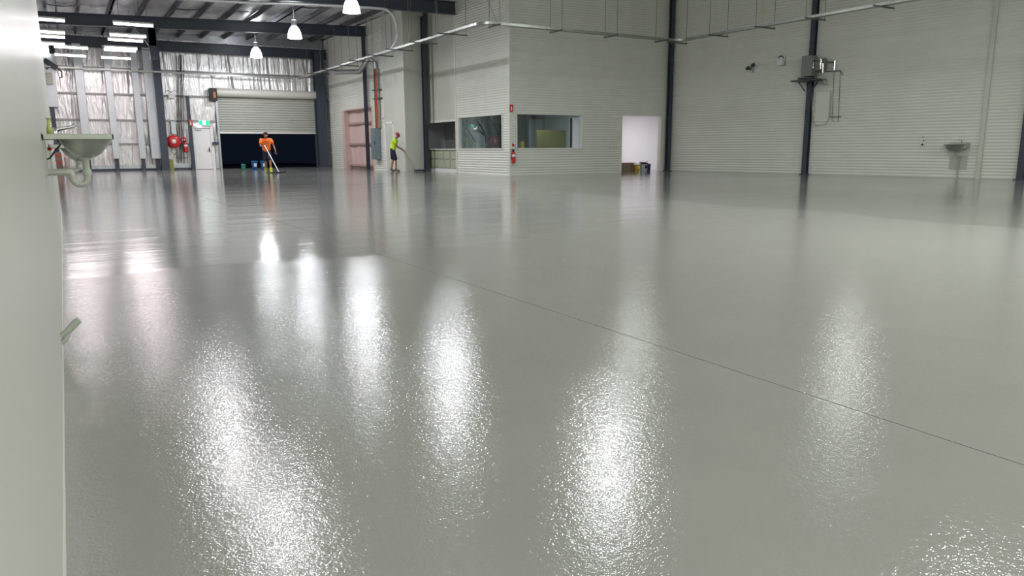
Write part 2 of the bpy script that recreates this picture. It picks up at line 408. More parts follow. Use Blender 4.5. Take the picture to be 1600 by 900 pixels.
t = thing('corner_column', 'broad dark column in the corner right of the roller door', 'column', (X, YF-.5, 0))
MB().bb(X-.27, X+.27, YF-.7, YF-.66, 0, 6.4).bb(X-.27, X+.27, YF-.3, YF-.26, 0, 6.4).bb(X-.02, X+.02, YF-.66, YF-.3, 0, 6.4).build('post', M['char'], t)
MB().bb(X-.38, X+.38, YF-.76, YF-.2, 0, .03).build('base_plate', M['char'], t)

# roller door
t = thing('roller_door', 'half open ribbed roller door under a long drum', 'door', ((RX0+RX1)/2, YF-.1, 0))
mb = MB(); n = int((RZ1-RZ0+.2)/.13)
for i in range(n):
    z = RZ0+.08+i*.13; prof = [(0, 0), (-.030, .02), (-.036, .065), (-.030, .11), (0, .13)]
    vs = []
    for dy, dz in prof: vs += [(RX0+.03, YF-.10+dy, z+dz), (RX1-.03, YF-.10+dy, z+dz)]
    mb.add(vs, [(2*k, 2*k+1, 2*k+3, 2*k+2) for k in range(4)])
stuff(mb.build('curtain', M['shutter'], t))
MB().bb(RX0+.03, RX1-.03, YF-.15, YF-.07, RZ0, RZ0+.09).build('bottom_bar', M['rail'], t)
R = (RZ2-RZ1)/2
mb = MB(); mb.tube([(RX0-.15, YF-.25, RZ1+R), (RX1+.15, YF-.25, RZ1+R)], R, 24); mb.build('drum', M['drum'], t)
MB().bb(RX0-.06, RX0+.04, YF-.2, YF-.02, 0, RZ1+.1).build('guide', M['galv'], t); MB().bb(RX1-.04, RX1+.06, YF-.2, YF-.02, 0, RZ1+.1).build('guide', M['galv'], t)
a = at(332, 147, 1, YF-.3)
MB().bb(a.x-.15, a.x+.2, YF-.5, YF-.1, a.z-.35, a.z+.3).build('motor', M['black'], t)
mo = MB().bb(a.x+.0, a.x+.12, YF-.53, YF-.49, a.z-.2, a.z+.1).build('motor_cover', M['orange'], t); mo['label'] = 'orange cover on the door motor'

# exit door
d1 = struct(MB().bb(DX0+.02, DX1-.12, YF-.13, YF-.08, .01, DZ-.05).build('door_1', M['white']))
MB().bb(DX0-.06, DX0+.02, YF-.18, YF-.02, 0, DZ+.06).bb(DX1-.12, DX1+.04, YF-.18, YF-.02, 0, DZ+.06).bb(DX0, DX1-.1, YF-.18, YF-.02, DZ-.04, DZ+.06).build('door_frame', M['white_pl'], d1)
MB().bb(DX1-.24, DX1-.19, YF-.15, YF-.13, .9, 1.15).tube([(DX1-.215, YF-.13, 1.02), (DX1-.215, YF-.19, 1.02), (DX1-.33, YF-.19, 1.02)], .012, 8).build('door_handle', M['black'], d1)
MB().bb(DX0+.1, DX0+.4, YF-.2, YF-.13, DZ-.14, DZ-.08).build('door_closer', M['galv'], d1)
# exit sign: green with running figure
a = at(319, 192, 1, YF-.25)
t = thing('exit_sign', 'green and white lit running-man exit sign above the white door', 'sign', (a.x, YF-.25, a.z))
W_, H_ = .50, .22
MB().bb(a.x-W_/2-.02, a.x+W_/2+.02, YF-.25, YF-.17, a.z-H_/2-.02, a.z+H_/2+.02).build('sign_case', M['white_pl'], t)
MB().bb(a.x-W_/2, a.x+W_/2, YF-.258, YF-.251, a.z-H_/2, a.z+H_/2).build('green_panel', M['green_sign'], t)
f = YF-.264; q = lambda u, v: (a.x+u, f, a.z+v)
mb = MB().bb(a.x-.075, a.x+.075, f+.001, f+.004, a.z-.10, a.z+.10); mb.build('white_panel', M['exit_white'], t)
mb = MB()
mb.lathe([(.0, 0), (.017, 0), (.017, .004), (0, .004)], (a.x-.008, f, a.z+.07), 12, rot=Matrix.Rotation(pi/2, 3, 'X'))
for p, r_, w_ in ((q(-.005, .05), q(.0, -.01), .024), (q(0, .045), q(.038, .01), .011), (q(-.01, .045), q(-.045, .02), .011), (q(0, -.01), q(.03, -.04), .014), (q(.03, -.04), q(.025, -.09), .012), (q(0, -.01), q(-.02, -.05), .014), (q(-.02, -.05), q(-.06, -.07), .012)):
    mb.bar(p, r_, .004, w_, (1, 0, .01))
mb.build('running_figure', M['green_sign'], t)
MB().bb(a.x-.35, a.x-.15, YF-.22, YF-.12, a.z-.2, a.z-.06).build('glow_lens', M['led'], t)

def ext_sign(name, x, y, z, wd, h, label, nrm='y', hz=True):
    """small red fire sign with the white extinguisher pictogram"""
    t = thing(name, label, 'sign', (x, y, z))
    MB().bb(x-wd/2, x+wd/2, y-.012, y, z-h/2, z+h/2).build('sign_panel', M['red_sign'], t)
    k = h/ .3
    MB().bb(x-.028*k, x+.028*k, y-.018, y-.012, z-.10*k, z+.05*k).lathe([(0, 0), (.028*k, 0), (.028*k, .005), (0, .005)], (x, y-.013, z+.05*k), 12, rot=Matrix.Rotation(pi/2, 3, 'X')).bb(x-.01*k, x+.01*k, y-.018, y-.012, z+.07*k, z+.105*k).build('extinguisher_pictogram', M['white_pl'], t)
    return t
a = at(298, 192, 1, YF-.42); ext_sign('fire_sign', a.x, YF-.42, a.z, .18, .32, 'small red fire sign on the post left of the exit door')

def extinguisher(x, y, z, label, h=.62, r=.085):
    t = thing('fire_extinguisher', label, 'extinguisher', (x, y, z))
    MB().lathe([(0, 0), (r*.9, 0), (r, .03), (r, h*.72), (r*.8, h*.82), (r*.35, h*.88), (r*.3, h*.9)], (x, y, z), 16).build('cylinder', M['red'], t)
    MB().bb(x-.03, x+.03, y-.03, y+.03, z+h*.9, z+h*.97).bar((x-.08, y, z+h*.99), (x+.06, y, z+h*.97), .02, .018).bar((x-.08, y, z+h*1.04), (x+.05, y, z+h), .02, .014).build('valve', M['black'], t)
    MB().tube([(x-.03, y-.02, z+h*.93), (x-.10, y-.04, z+h*.85), (x-.11, y-.04, z+h*.55), (x-.10, y-.03, z+h*.25)], .012, 8).build('hose', M['black'], t)
    MB().lathe([(r+.002, h*.5), (r+.002, h*.66)], (x, y, z), 16).build('label_band', M['white_pl'], t)['label'] = 'white label band'
    MB().bb(x-.02, x+.02, y+r-.01, y+r+.05, z+h*.6, z+h*.75).build('bracket', M['black'], t)
    return t
a = at(291, 238, 1, YF-.25); extinguisher(a.x, YF-.25, a.z, 'red fire extinguisher hanging beside the hose reel on the foil wall', .6, .1)
a = at(287, 218, 1, YF-.2)
t = thing('round_fire_sign', 'small round red and white sign above the hose reel extinguisher', 'sign', (a.x, YF-.2, a.z))
MB().lathe([(0, 0), (.14, 0), (.14, .01), (0, .01)], (a.x, YF-.2, a.z), 20, rot=Matrix.Rotation(pi/2, 3, 'X')).build('sign_disc', M['red_sign'], t)
MB().bb(a.x-.08, a.x+.08, YF-.22, YF-.21, a.z-.05, a.z+.0).build('white_bar', M['white_pl'], t)
# hose reel
a = at(271.5, 221, 1, YF-.35)
t = thing('hose_reel', 'round red fire hose reel with a white hub on the foil wall', 'hose reel', (a.x, YF-.35, a.z))
rx = Matrix.Rotation(pi/2, 3, 'X')
MB().lathe([(.10, -.10), (.31, -.12), (.33, -.10), (.33, -.08), (.12, -.06)], a, 28, rot=rx).lathe([(.12, .06), (.33, .06), (.33, .09), (.10, .09)], a, 28, rot=rx).build('disc', M['red'], t)
MB().lathe([(.24, -.07), (.27, -.03), (.24, 0), (.27, .03), (.24, .06)], a, 28, rot=rx).build('coiled_hose', M['red'], t)
MB().lathe([(0, .13), (.10, .13), (.11, .10), (.11, .06)], a, 20, rot=rx).build('hub', M['white_pl'], t)
MB().tube([(a.x-.12, YF-.4, a.z-.3), (a.x-.14, YF-.4, a.z-.55), (a.x, YF-.4, a.z-.68), (a.x+.1, YF-.4, a.z-.55), (a.x+.1, YF-.38, a.z-.4)], .02, 8).build('hose_loop', M['wire'], t)
MB().bb(a.x-.05, a.x+.05, YF-.3, YF-.05, a.z-.05, a.z+.05).build('bracket', M['galv'], t)
MB().tube([(a.x+.1, YF-.3, a.z-.5), (a.x+.1, YF-.3, a.z-.85), (a.x+.6, YF-.3, a.z-.85), (a.x+.6, YF-.3, a.z-.5)], .018, 8).build('supply_pipe', M['wire'], t)
# duct on the girt above reel, cables, junction box
a = at(270, 190, 1, YF-.2); b = at(272, 210, 1, YF-.2)
tag(MB().bb(a.x-.11, a.x+.11, YF-.3, YF-.13, 1.85, a.z).build('vertical_trunking', M['galv']), 'grey vertical trunking above the hose reel', 'trunking')
t = thing('cable_bundle', 'dark cable bundle running down the foil wall right of the dark column', 'cables', (at(282, 200, 1, YF).x, YF-.2, .3))
for k in range(5):
    px = 277+k*2.4; pts = [(at(px+random.uniform(-1.2, 1.2), y, 1, YF-.15-.02*k).x, YF-.15-.02*k, at(px, y, 1, YF-.15).z) for y in (86, 110, 140, 170, 200, 235, 255)]
    MB().tube(pts, .018, 6).build('cable', M['wire'], t)
a = at(268, 150, 1, YF-.15)
t = thing('wall_bracket_box', 'small pale box with coiled wires on the second girt', 'box', (a.x, YF-.15, a.z))
MB().bb(a.x-.16, a.x+.16, YF-.25, YF-.12, a.z-.12, a.z+.12).build('box', M['white_pl'], t)
MB().tube([(a.x-.3, YF-.2, a.z+.2), (a.x-.15, YF-.2, a.z+.28), (a.x, YF-.2, a.z+.18), (a.x+.15, YF-.2, a.z+.28), (a.x+.25, YF-.2, a.z+.2)], .015, 6).build('wire', M['wire'], t)
a = at(338, 224, 1, YF-.2)
tag(MB().bb(a.x-.2, a.x+.12, YF-.28, YF-.1, a.z-.07, a.z+.07).build('door_lock_box', M['char']), 'dark lock box between exit door and roller door', 'box')
a = at(265, 255, 1, YF-.6)
t = tag(MB().bb(a.x-.05, a.x+.22, YF-.42, YF-.18, 0, .55).build('olive_container', M['olive']), 'olive green container on the floor under the hose reel', 'container')

# fittings on the white boxed column
Yw = YF-.6
a = at(79, 100, 1, Yw)
t = thing('floodlight', 'dark tilted floodlight on the white boxed column', 'floodlight', (a.x, Yw, a.z))
mrot = Matrix.Rotation(radians(38), 3, 'Y')
MB().box(a, (.62, .22, .22), rot=mrot).build('lamp_body', M['char'], t, .03)
MB().bar(a+Vector((.05, .1, 0)), a+Vector((-.2, .15, -.25)), .05, .05).build('bracket', M['char'], t)
MB().tube([a+Vector((.25, 0, -.15)), a+Vector((.42, 0, -.35)), a+Vector((.40, 0, -.6)), a+Vector((.28, 0, -.62))], .03, 8).build('cable', M['wire'], t)
a = at(70, 74, 1, Yw); b = at(80, 76, 1, Yw)
t = thing('emergency_light', 'bright white emergency light with a dark box beside it', 'lamp', (a.x, Yw, a.z))
MB().bb(a.x-.16, a.x+.16, Yw-.1, Yw+.1, a.z-.35, a.z+.15).build('lens', M['led'], t)
MB().bb(b.x-.12, b.x+.14, Yw-.1, Yw+.12, b.z-.22, b.z+.2).build('battery_box', M['black'], t)
a = at(77, 122, 1, Yw)
tag(MB().bb(a.x-.14, a.x+.14, Yw+.0, Yw+.2, a.z-.28, a.z+.25).build('junction_box', M['pvc'], None, .02), 'grey green junction box below the dark floodlight', 'box')

# ------------------------------------------------------------------ roof over the low bay, beams
ce = struct(MB().add([(-2.5, 25.8, ROOF_LO(-2.5)+.06), (XRC+.2, 25.8, ROOF_LO(XRC)+.06), (XRC+.2, YF+.1, ROOF_LO(XRC)+.06), (-2.5, YF+.1, ROOF_LO(-2.5)+.06)], [(0, 1, 2, 3)])
            .bb(-2.5, XO+.0, 25.75, 25.85, 6.85, HI).bb(-2.6, 30, -7, 25.8, HI, HI+.1).bb(XO, 30, 25.8, YF, HI, HI+.1).build('ceiling', M['galv']))
xs = -2.2; k = 0
while xs < XRC-.3:
    z = ROOF_LO(xs)
    stuff_ = MB().bb(xs-.035, xs+.035, 25.9, YF, z-.17, z+.02).bb(xs-.035, xs+.05, 25.9, YF, z-.17, z-.155); stuff_.build('purlin', M['purlin'], ce)
    # foil blanket strip between purlins, sagging a little, with laps
    y = 25.9; ln = 0
    while y < YF-.1:
        y2 = min(YF, y+random.uniform(2.2, 4.0)); nx = 6; ny = max(2, int((y2-y)/.5)); vs = []
        tl = random.uniform(-.01, .03)
        for j in range(ny+1):
            for i in range(nx+1):
                xx = xs+.04+1.06*i/nx; yy = y+(y2-y)*j/ny
                vs.append((xx, yy, ROOF_LO(xx)+.03-.05*sin(pi*i/nx)*(1+.5*sin(yy*3+k))-tl+random.uniform(-.008, .008)))
        MB().add(vs, [(j*(nx+1)+i, j*(nx+1)+i+1, (j+1)*(nx+1)+i+1, (j+1)*(nx+1)+i) for j in range(ny) for i in range(nx)], True).build('insulation_blanket', M['roof_foil'], ce)
        y = y2
    xs += 1.15; k += 1
def ibeam(a, b, h, wd, name, label):
    a = Vector(a); b = Vector(b); t = thing(name, label, 'beam', (a+b)/2)
    mb = MB(); mb.bar(a, b, .02, h); 
    for s in (-1, 1): mb.bar(a+Vector((0, 0, s*(h/2-.012))), b+Vector((0, 0, s*(h/2-.012))), wd, .024)
    mb.build('beam_profile', M['char'], t)
    return t
YR1 = at(575, 250, 0, XA-.15).y
def rz(px, py, Y): return at(px, py, 1, Y)
l0 = rz(58, 18, YR1); l1 = rz(58, 37, YR1); r0 = rz(575, 42, YR1); r1 = rz(575, 58, YR1)
h1 = ((l0.z-l1.z)+(r0.z-r1.z))/2
sl = ((r0.z+r1.z)-(l0.z+l1.z))/2/(r0.x-l0.x)
ibeam((-2.4, YR1, (l0.z+l1.z)/2-2.3*sl), (XA+.0, YR1, (r0.z+r1.z)/2), h1, .24, 'roof_beam', 'long charcoal roof beam that ends on the slim column at the cream wall')
t = thing('beam_stub', 'dark haunch hanging from the beam at the fluorescent tubes', 'beam', (at(234, 60, 1, YR1).x, YR1, 5.5))
xa_ = at(227, 60, 1, YR1).x; xb_ = at(244, 60, 1, YR1).x
zb = at(235, 93, 1, YR1).z
zt = rz(235, 45, YR1).z
MB().bb(xa_+.12, xb_-.02, YR1-.1, YR1+.1, zb, zt).build('post', M['char'], t)
MB().add([(xa_-.35, YR1-.1, zt), (xb_, YR1-.1, zt), (xb_, YR1-.1, zt-.7), (xa_+.1, YR1-.1, zt-.7), (xa_-.35, YR1+.1, zt), (xb_, YR1+.1, zt), (xb_, YR1+.1, zt-.7), (xa_+.1, YR1+.1, zt-.7)],
         [(0, 1, 2, 3), (4, 7, 6, 5), (0, 4, 5, 1), (1, 5, 6, 2), (2, 6, 7, 3), (3, 7, 4, 0)]).build('haunch', M['char'], t)
YR2 = YRC-.2
b0 = rz(709, 23, YR2); b1 = rz(430, 0, YR2); h2 = .5
sl2 = (b0.z-b1.z)/(b0.x-b1.x)
ibeam((-2.4, YR2, b0.z+h2/2-sl2*(b0.x+2.4)), (XRC-.02, YR2, b0.z+h2/2), h2, .24, 'roof_beam', 'nearer charcoal roof beam meeting the office wall at the top edge of the photo')
zb0 = at(247, 80, 1, YF-.35).z; zb1 = at(247, 64, 1, YF-.35).z
ibeam((-2.4, YF-.35, (zb0+zb1)/2-.02), (XA-.02, YF-.35, (zb0+zb1)/2+.05), zb1-zb0, .26, 'roof_beam', 'farthest charcoal beam along the top of the foil wall')
for Y in (17.5, 5.0):
    ibeam((0.05, Y, HI-.4), (24.0, Y, HI-.25), .5, .24, 'roof_beam', 'out of frame charcoal roof beam over the %s of the floor' % ('middle' if Y > 10 else 'near part'))
# columns on the cream wall
steel_col(XA-.14, YR1, r1.z+.02, .15, 'slim dark column in front of the pink wrapped opening')
steel_col(at(667, 265, 1, YE-.3).x, YE-.3, 6.75, .18, 'dark steel column beside the smooth cream box')
steel_col(XC-.16, YO-.18, HI-.1, .17, 'dark steel column right of the white lit doorway')

# ------------------------------------------------------------------ wall A with openings
def uA(px): return at(px, 250, 0, XA).y
ya0, ya1 = uA(541), uA(584); zA = at(560, 170, 0, XA).z
yd0, yd1 = uA(604), uA(617); zD = at(610, 192, 0, XA).z
mb = MB(); corr(mb, (XA, YE), (XA, YF), 0, 7.1, [(ya1-YE, ya0-YE, -1, zA), (yd1-YE, yd0-YE, -1, zD)])
struct(mb.build('wall_cream', M['cream']))
# pink opening: recessed lining with three rails
X = XA
op = thing('wrapped_opening', 'tall opening in the cream wall filled with pale pink wrap and rails', 'opening', (XA+.2, (ya0+ya1)/2, 0))
nx = 14; nz = 16; vs = []
for j in range(nz+1):
    for i in range(nx+1):
        yy = ya1+(ya0-ya1)*i/nx; zz = zA*j/nz; vs.append((XA+.30+.04*sin(zz*2.1+yy*3)+random.uniform(-.015, .015), yy, zz))
MB().add(vs, [(j*(nx+1)+i, j*(nx+1)+i+1, (j+1)*(nx+1)+i+1, (j+1)*(nx+1)+i) for j in range(nz) for i in range(nx)], True).build('wrap_sheet', M['pink'], op)
for py in (193, 225, 258):
    z = at(556, py, 0, XA+.2).z; MB().bb(XA+.16, XA+.26, ya1, ya0, z-.05, z+.05).build('rail', M['pinkd'], op)
MB().bb(XA-.02, XA+.34, ya0-.04, ya0+.35, 0, zA+.02).build('jamb', M['pink'], op); MB().bb(XA-.015, XA+.34, ya1-.12, ya1+.04, 0, zA+.02).build('jamb', M['pink'], op)
MB().bb(XA-.01, XA+.34, ya1, ya0, zA-.02, zA+.05).build('head', M['pink'], op)
d2 = struct(MB().bb(XA+.03, XA+.08, yd1+.05, yd0-.05, .01, zD-.05).build('door_2', M['white']))
MB().bb(XA-.03, XA+.1, yd1-.02, yd1+.06, 0, zD+.05).bb(XA-.03, XA+.1, yd0-.06, yd0+.05, 0, zD+.05).bb(XA-.03, XA+.1, yd1, yd0, zD-.04, zD+.05).build('door_frame', M['white'], d2)
MB().bb(XA-.0, XA+.03, (yd0+yd1)/2-.35, (yd0+yd1)/2+.25, zD-.9, zD-.15).build('upper_panel', M['pinkd'], d2)['label'] = 'dim pinkish upper panel'
MB().tube([(XA+.03, yd1+.15, 1.0), (XA-.04, yd1+.15, 1.0), (XA-.04, yd1+.28, 1.0)], .012, 8).build('door_handle', M['chrome'], d2)
# smooth cream box at the end of wall A
xb = at(667, 250, 1, YE).x
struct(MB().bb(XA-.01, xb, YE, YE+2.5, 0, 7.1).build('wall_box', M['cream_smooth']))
struct(MB().bb(XA-.03, XA+.02, YE-.03, YE+.02, 0, 7.1).build('trim_1', M['cream']))
# blue grey cabinet, cables and duct
a = at(587.5, 200, 0, XA-.2); yc0, yc1 = at(582, 225, 0, XA-.2).y, at(595, 225, 0, XA-.02).y; zc0 = at(588, 249, 0, XA-.2).z
t = thing('switch_cabinet', 'blue grey metal cabinet hung on the cream wall under orange cables', 'cabinet', (XA-.2, a.y, zc0))
MB().bb(XA-.26, XA-.02, yc1, yc0, zc0, a.z).build('body', M['cab'], t, .01)
MB().bb(XA-.29, XA-.26, yc1+.03, yc0-.03, zc0+.03, a.z-.03).build('door', M['cab'], t)
MB().bb(XA-.31, XA-.29, yc1+.08, yc1+.13, zc0+.7, zc0+.9).build('handle', M['black'], t)
zt = at(588, 106, 0, XA-.2).z; ym = a.y
t = thing('cable_riser', 'orange and red cables on a vertical tray above the blue grey cabinet', 'cables', (XA-.1, ym, a.z))
MB().bb(XA-.06, XA-.03, ym-.2, ym+.2, a.z, zt).bb(XA-.14, XA-.03, ym-.22, ym-.2, a.z, zt).bb(XA-.14, XA-.03, ym+.2, ym+.22, a.z, zt).build('tray_section', M['tray'], t)
for k in range(7): MB().tube([(XA-.09-.02*(k % 2), ym-.15+.045*k+random.uniform(-.01, .01), z) for z in (a.z+.01, (a.z+zt)/2, zt)], .02, 7).build('cable', M['orange' if k % 3 else 'red'], t)
for z in (a.z+1.4, a.z+1.8): MB().bb(XA-.16, XA, ym-.5, ym+.5, z-.02, z+.02).build('tie_bar', M['rod'], t)
TZ = 4.83
pth = [Vector((XA-.1, ym, zt)), Vector((XA-.12, ym, zt+.25)), Vector((XA-.3, ym+.2, zt+.55)), Vector((XA-.7, ym+.6, TZ-.15)), Vector((XA-1.5, ym+1.8, TZ-.1))]
tag(MB().tube(pth, .12, 12).build('duct_elbow', M['galv']), 'curved grey duct elbow joining the orange cables to the tray', 'duct')
a = at(598, 183, 0, XA-.03); tag(MB().bb(XA-.05, XA-.01, a.y-.08, a.y+.08, a.z-.07, a.z+.07).build('wall_switch', M['white_pl']), 'small white switch on the cream wall above the second door', 'switch')

# ------------------------------------------------------------------ recessed counter and office
Yr1 = at(674, 250, 0, XRC).y+.6; Yr0 = at(714, 250, 0, XO).y; Yq = Yr0
zs = at(690, 232.5, 0, XRC).z; zh = at(695, 188.5, 0, XRC).z
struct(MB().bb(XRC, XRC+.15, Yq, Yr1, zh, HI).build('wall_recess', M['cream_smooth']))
struct(MB().bb(XRC-.02, XRC+.18, Yq+.05, Yr1, zh-.06, zh+.03).build('trim_2', M['cream']))
t = thing('service_counter', 'pale green panelled counter front below the dark hatch', 'counter', (XRC+.1, (Yq+Yr1)/2, 0))
MB().bb(XRC-.06, XRC+.4, Yq+.02, Yr1, zs-.05, zs).build('countertop', M['cream'], t)
MB().bb(XRC+.05, XRC+.10, Yq+.02, Yr1, .1, zs-.05).build('carcass', M['cream_smooth'], t)
MB().bb(XRC-.03, XRC+.10, Yq+.02, Yr1, 0, .12).build('plinth', M['white'], t)
npn = 5; wdt = (Yr1-Yq-.1)/npn
for i in range(npn):
    for j in range(2):
        y0_ = Yq+.06+i*wdt; z0_ = .15+j*(zs-.22)/2
        MB().bb(XRC+.0, XRC+.05, y0_+.04, y0_+wdt-.04, z0_+.02, z0_+(zs-.22)/2-.02).build('panel', M['block'], t, .01)
struct(MB().bb(XO+.02, XO+1.4, Yr0-.06, Yr0+.0, 0, 2.75).build('wall_return', M['greyroom']))
struct(MB().bb(XO+1.3, XO+1.4, Yr0, Yr1+1.2, 0, 2.75).bb(XO+.15, XO+1.3, Yr1+.6, Yr1+.7, 0, 2.75).build('wall_hatch_back', M['hatch']))
struct(MB().bb(XO+.1, XO+1.4, Yr0, Yr1+1.2, 2.75, 2.85).build('ceiling_hatch', M['white_room']))
# office walls
zS = at(850, 232, 1, YO).z; zH = at(850, 178.5, 1, YO).z
wl0, wl1 = at(785, 210, 0, XO).y, at(717, 210, 0, XO).y
mb = MB(); corr(mb, (XO, YO), (XO, Yr0), 0, HI, [(wl0-YO, wl1-YO, zS, zH)])
struct(mb.build('wall_office_side', M['cream']))
wx0, wx1 = at(807, 210, 1, YO).x, at(909, 210, 1, YO).x
dx0, dx1 = at(971, 230, 1, YO).x, at(1031, 230, 1, YO).x; dz = at(1000, 181, 1, YO).z
mb = MB(); corr(mb, (XO, YO), (XC+.2, YO), 0, HI, [(wx0-XO, wx1-XO, zS, zH), (dx0-XO, dx1-XO, -1, dz)], side=-1)
struct(mb.build('wall_office_front', M['cream']))
# inner linings (make the wall thick)
T = .14
struct(MB().bb(XO+T-.02, XO+T, YO+T, Yr0, 0, zS).bb(XO+T-.02, XO+T, YO+T, wl0, zS, zH).bb(XO+T-.02, XO+T, YO+T, Yr0, zH, 2.75)
       .bb(XO+T, dx0, YO+T-.02, YO+T, 0, zS).bb(XO+T, wx0, YO+T-.02, YO+T, zS, zH).bb(wx1, dx0, YO+T-.02, YO+T, zS, zH).bb(XO+T, dx0, YO+T-.02, YO+T, zH, 2.75).build('wall_lining', M['greyroom']))
def frame(name, p, q, z0, z1, axis, m):
    """window_n: frame of four members + pane"""
    mb = MB(); s = .05
    if axis == 'x':   # wall along y at X=p
        Xp, y0, y1 = p, q[0], q[1]
        for (a0, a1, c0, c1) in ((y0-s, y0+.02, z0-s, z1+s), (y1-.02, y1+s, z0-s, z1+s), (y0, y1, z0-s, z0+.02), (y0, y1, z1-.02, z1+s)): mb.bb(Xp-.03, Xp+T, a0, a1, c0, c1)
        o = struct(mb.build(name, m)); MB().bb(Xp+.05, Xp+.058, y0, y1, z0, z1).build('pane', M['glass'], o)
    else:
        Yp, x0, x1 = p, q[0], q[1]
        for (a0, a1, c0, c1) in ((x0-s, x0+.02, z0-s, z1+s), (x1-.02, x1+s, z0-s, z1+s), (x0, x1, z0-s, z0+.02), (x0, x1, z1-.02, z1+s)): mb.bb(a0, a1, Yp-.03, Yp+T, c0, c1)
        o = struct(mb.build(name, m)); MB().bb(x0, x1, Yp+.05, Yp+.058, z0, z1).build('pane', M['glass'], o)
    return o
frame('window_1', XO, (wl0, wl1), zS, zH, 'x', M['cream'])
frame('window_2', YO, (wx0, wx1), zS, zH, 'y', M['cream'])
# corner trims
struct(MB().bb(XO-.035, XO+.07, YO-.035, YO+.07, 0, HI).build('trim_3', M['cream']))
struct(MB().bb(XO-.03, XO+.03, Yr0-.05, Yr0+.04, 0, HI).build('trim_4', M['cream']))
struct(MB().bb(dx0-.06, dx0, YO-.03, YO+T, 0, dz+.06).bb(dx0, dx1, YO-.03, YO+T, dz, dz+.06).bb(dx1, dx1+.20, YO-.03, YO+T, 0, dz+.06).build('trim_5', M['cream']))
# partition beside the white room
XP = at(898, 205, 1, 26.3).x
pz = 2.1; pya, pyb = 0, 0
# the doorway in that partition seen through the front window
def ray_hit_x(px, X): return at(px, 210, 0, X).y
pyb, pya = ray_hit_x(891, XP), ray_hit_x(905, XP)
zpd = at(898, 184, 0, XP).z
YB = 31.5
struct(MB().bb(XP, XP+.1, YO+T, pya, 0, 2.75).bb(XP, XP+.1, pyb, YB, 0, 2.75).bb(XP, XP+.1, pya, pyb, zpd, 2.75).build('wall_partition', M['white_room']))
struct(MB().bb(XP-.015, XP+.001, YO+T, pya, 0, 2.75).bb(XP-.015, XP+.001, pyb, YB, 0, 2.75).bb(XP-.015, XP+.001, pya, pyb, zpd, 2.75).build('wall_partition_grey', M['greyroom']))
struct(MB().bb(XP-.03, XP+.12, pya-.06, pya, 0, zpd+.05).bb(XP-.03, XP+.12, pyb, pyb+.06, 0, zpd+.05).build('trim_6', M['white']))
struct(MB().bb(XO+T, 24, YO+.02, YB, 2.75, 2.85).build('ceiling_office', M['white_room']))
bx0 = at(812, 200, 1, 28.5).x; bx1 = at(826, 200, 1, 28.5).x
struct(MB().bb(XO+1.4, bx0, 30.2, 30.3, 0, 2.75).bb(bx1, XP, 30.2, 30.3, 0, 2.75).bb(bx0, bx1, 30.2, 30.3, 2.1, 2.75).build('wall_office_back', M['greyroom']))
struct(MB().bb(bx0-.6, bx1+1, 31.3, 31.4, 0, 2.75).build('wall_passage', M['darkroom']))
a = at(852, 180, 1, 28.8); struct(MB().bb(at(827, 200, 1, 28.6).x, at(851, 200, 1, 28.6).x, 28.6, 28.7, 0, at(840, 186, 1, 28.6).z).build('wall_cupboard', M['greyroom']))
b0_ = at(838, 203, 1, 26.2); b1_ = at(884, 203, 1, 26.2)
t = thing('olive_board', 'olive yellow board standing inside the office window', 'board', ((b0_.x+b1_.x)/2, 26.2, 0))
MB().bb(b0_.x, b1_.x, 26.18, 26.22, 0.0, b0_.z).build('sheet', M['mdf'], t)
for xx in (b0_.x+.2, b1_.x-.28): MB().bb(xx, xx+.08, 26.22, 26.65, 0, .06).build('foot', M['mdf'], t)
a = at(817, 221, 1, 25.6)
t = thing('yellow_floor_sign', 'yellow folding stand just inside the office window', 'stand', (a.x, 25.6, 0))
MB().add([(a.x-.12, 25.5, 0), (a.x+.12, 25.5, 0), (a.x+.05, 25.62, a.z), (a.x-.04, 25.62, a.z)], [(0, 1, 2, 3)]).bar((a.x-.11, 25.5, 0), (a.x-.03, 25.62, a.z), .03, .02).bar((a.x+.11, 25.5, 0), (a.x+.04, 25.62, a.z), .03, .02).build('front_leaf', M['yellow'], t)
MB().bar((a.x-.11, 25.8, 0), (a.x-.03, 25.64, a.z), .03, .02).bar((a.x+.11, 25.8, 0), (a.x+.04, 25.64, a.z), .03, .02).build('rear_leaf', M['yellow'], t)
# black poles inside the side window
for (p, q_, lab) in (((722, 189), (743, 222), 'black rod seen through the side office window, leftmost'), ((730, 189), (759, 213), 'black rod seen through the side office window, flattest, bent at its foot'),
                     ((747, 191), (758, 209), 'short black rod in the side office window, ends on the flattest rod'), ((763, 180), (779, 210), 'black rod seen through the side office window, rightmost and highest')):
    A_ = at(*p, 0, XO+.5); B_ = at(*q_, 0, XO+.42); dd = (B_-A_)
    e = Vector((B_.x+.03, B_.y-.15, .0))
    t = thing('black_rod', lab, 'rod', (B_.x, e.y, 0))
    MB().tube([A_, B_], .03, 8).build('rod', M['black'], t); MB().tube([B_, B_+Vector((0, -.03, -.35)), e], .012, 6).build('cord', M['black'], t)
    MB().lathe([(0, -.05), (.045, -.05), (.045, .05), (0, .05)], A_, 10).build('knob', M['black'], t)
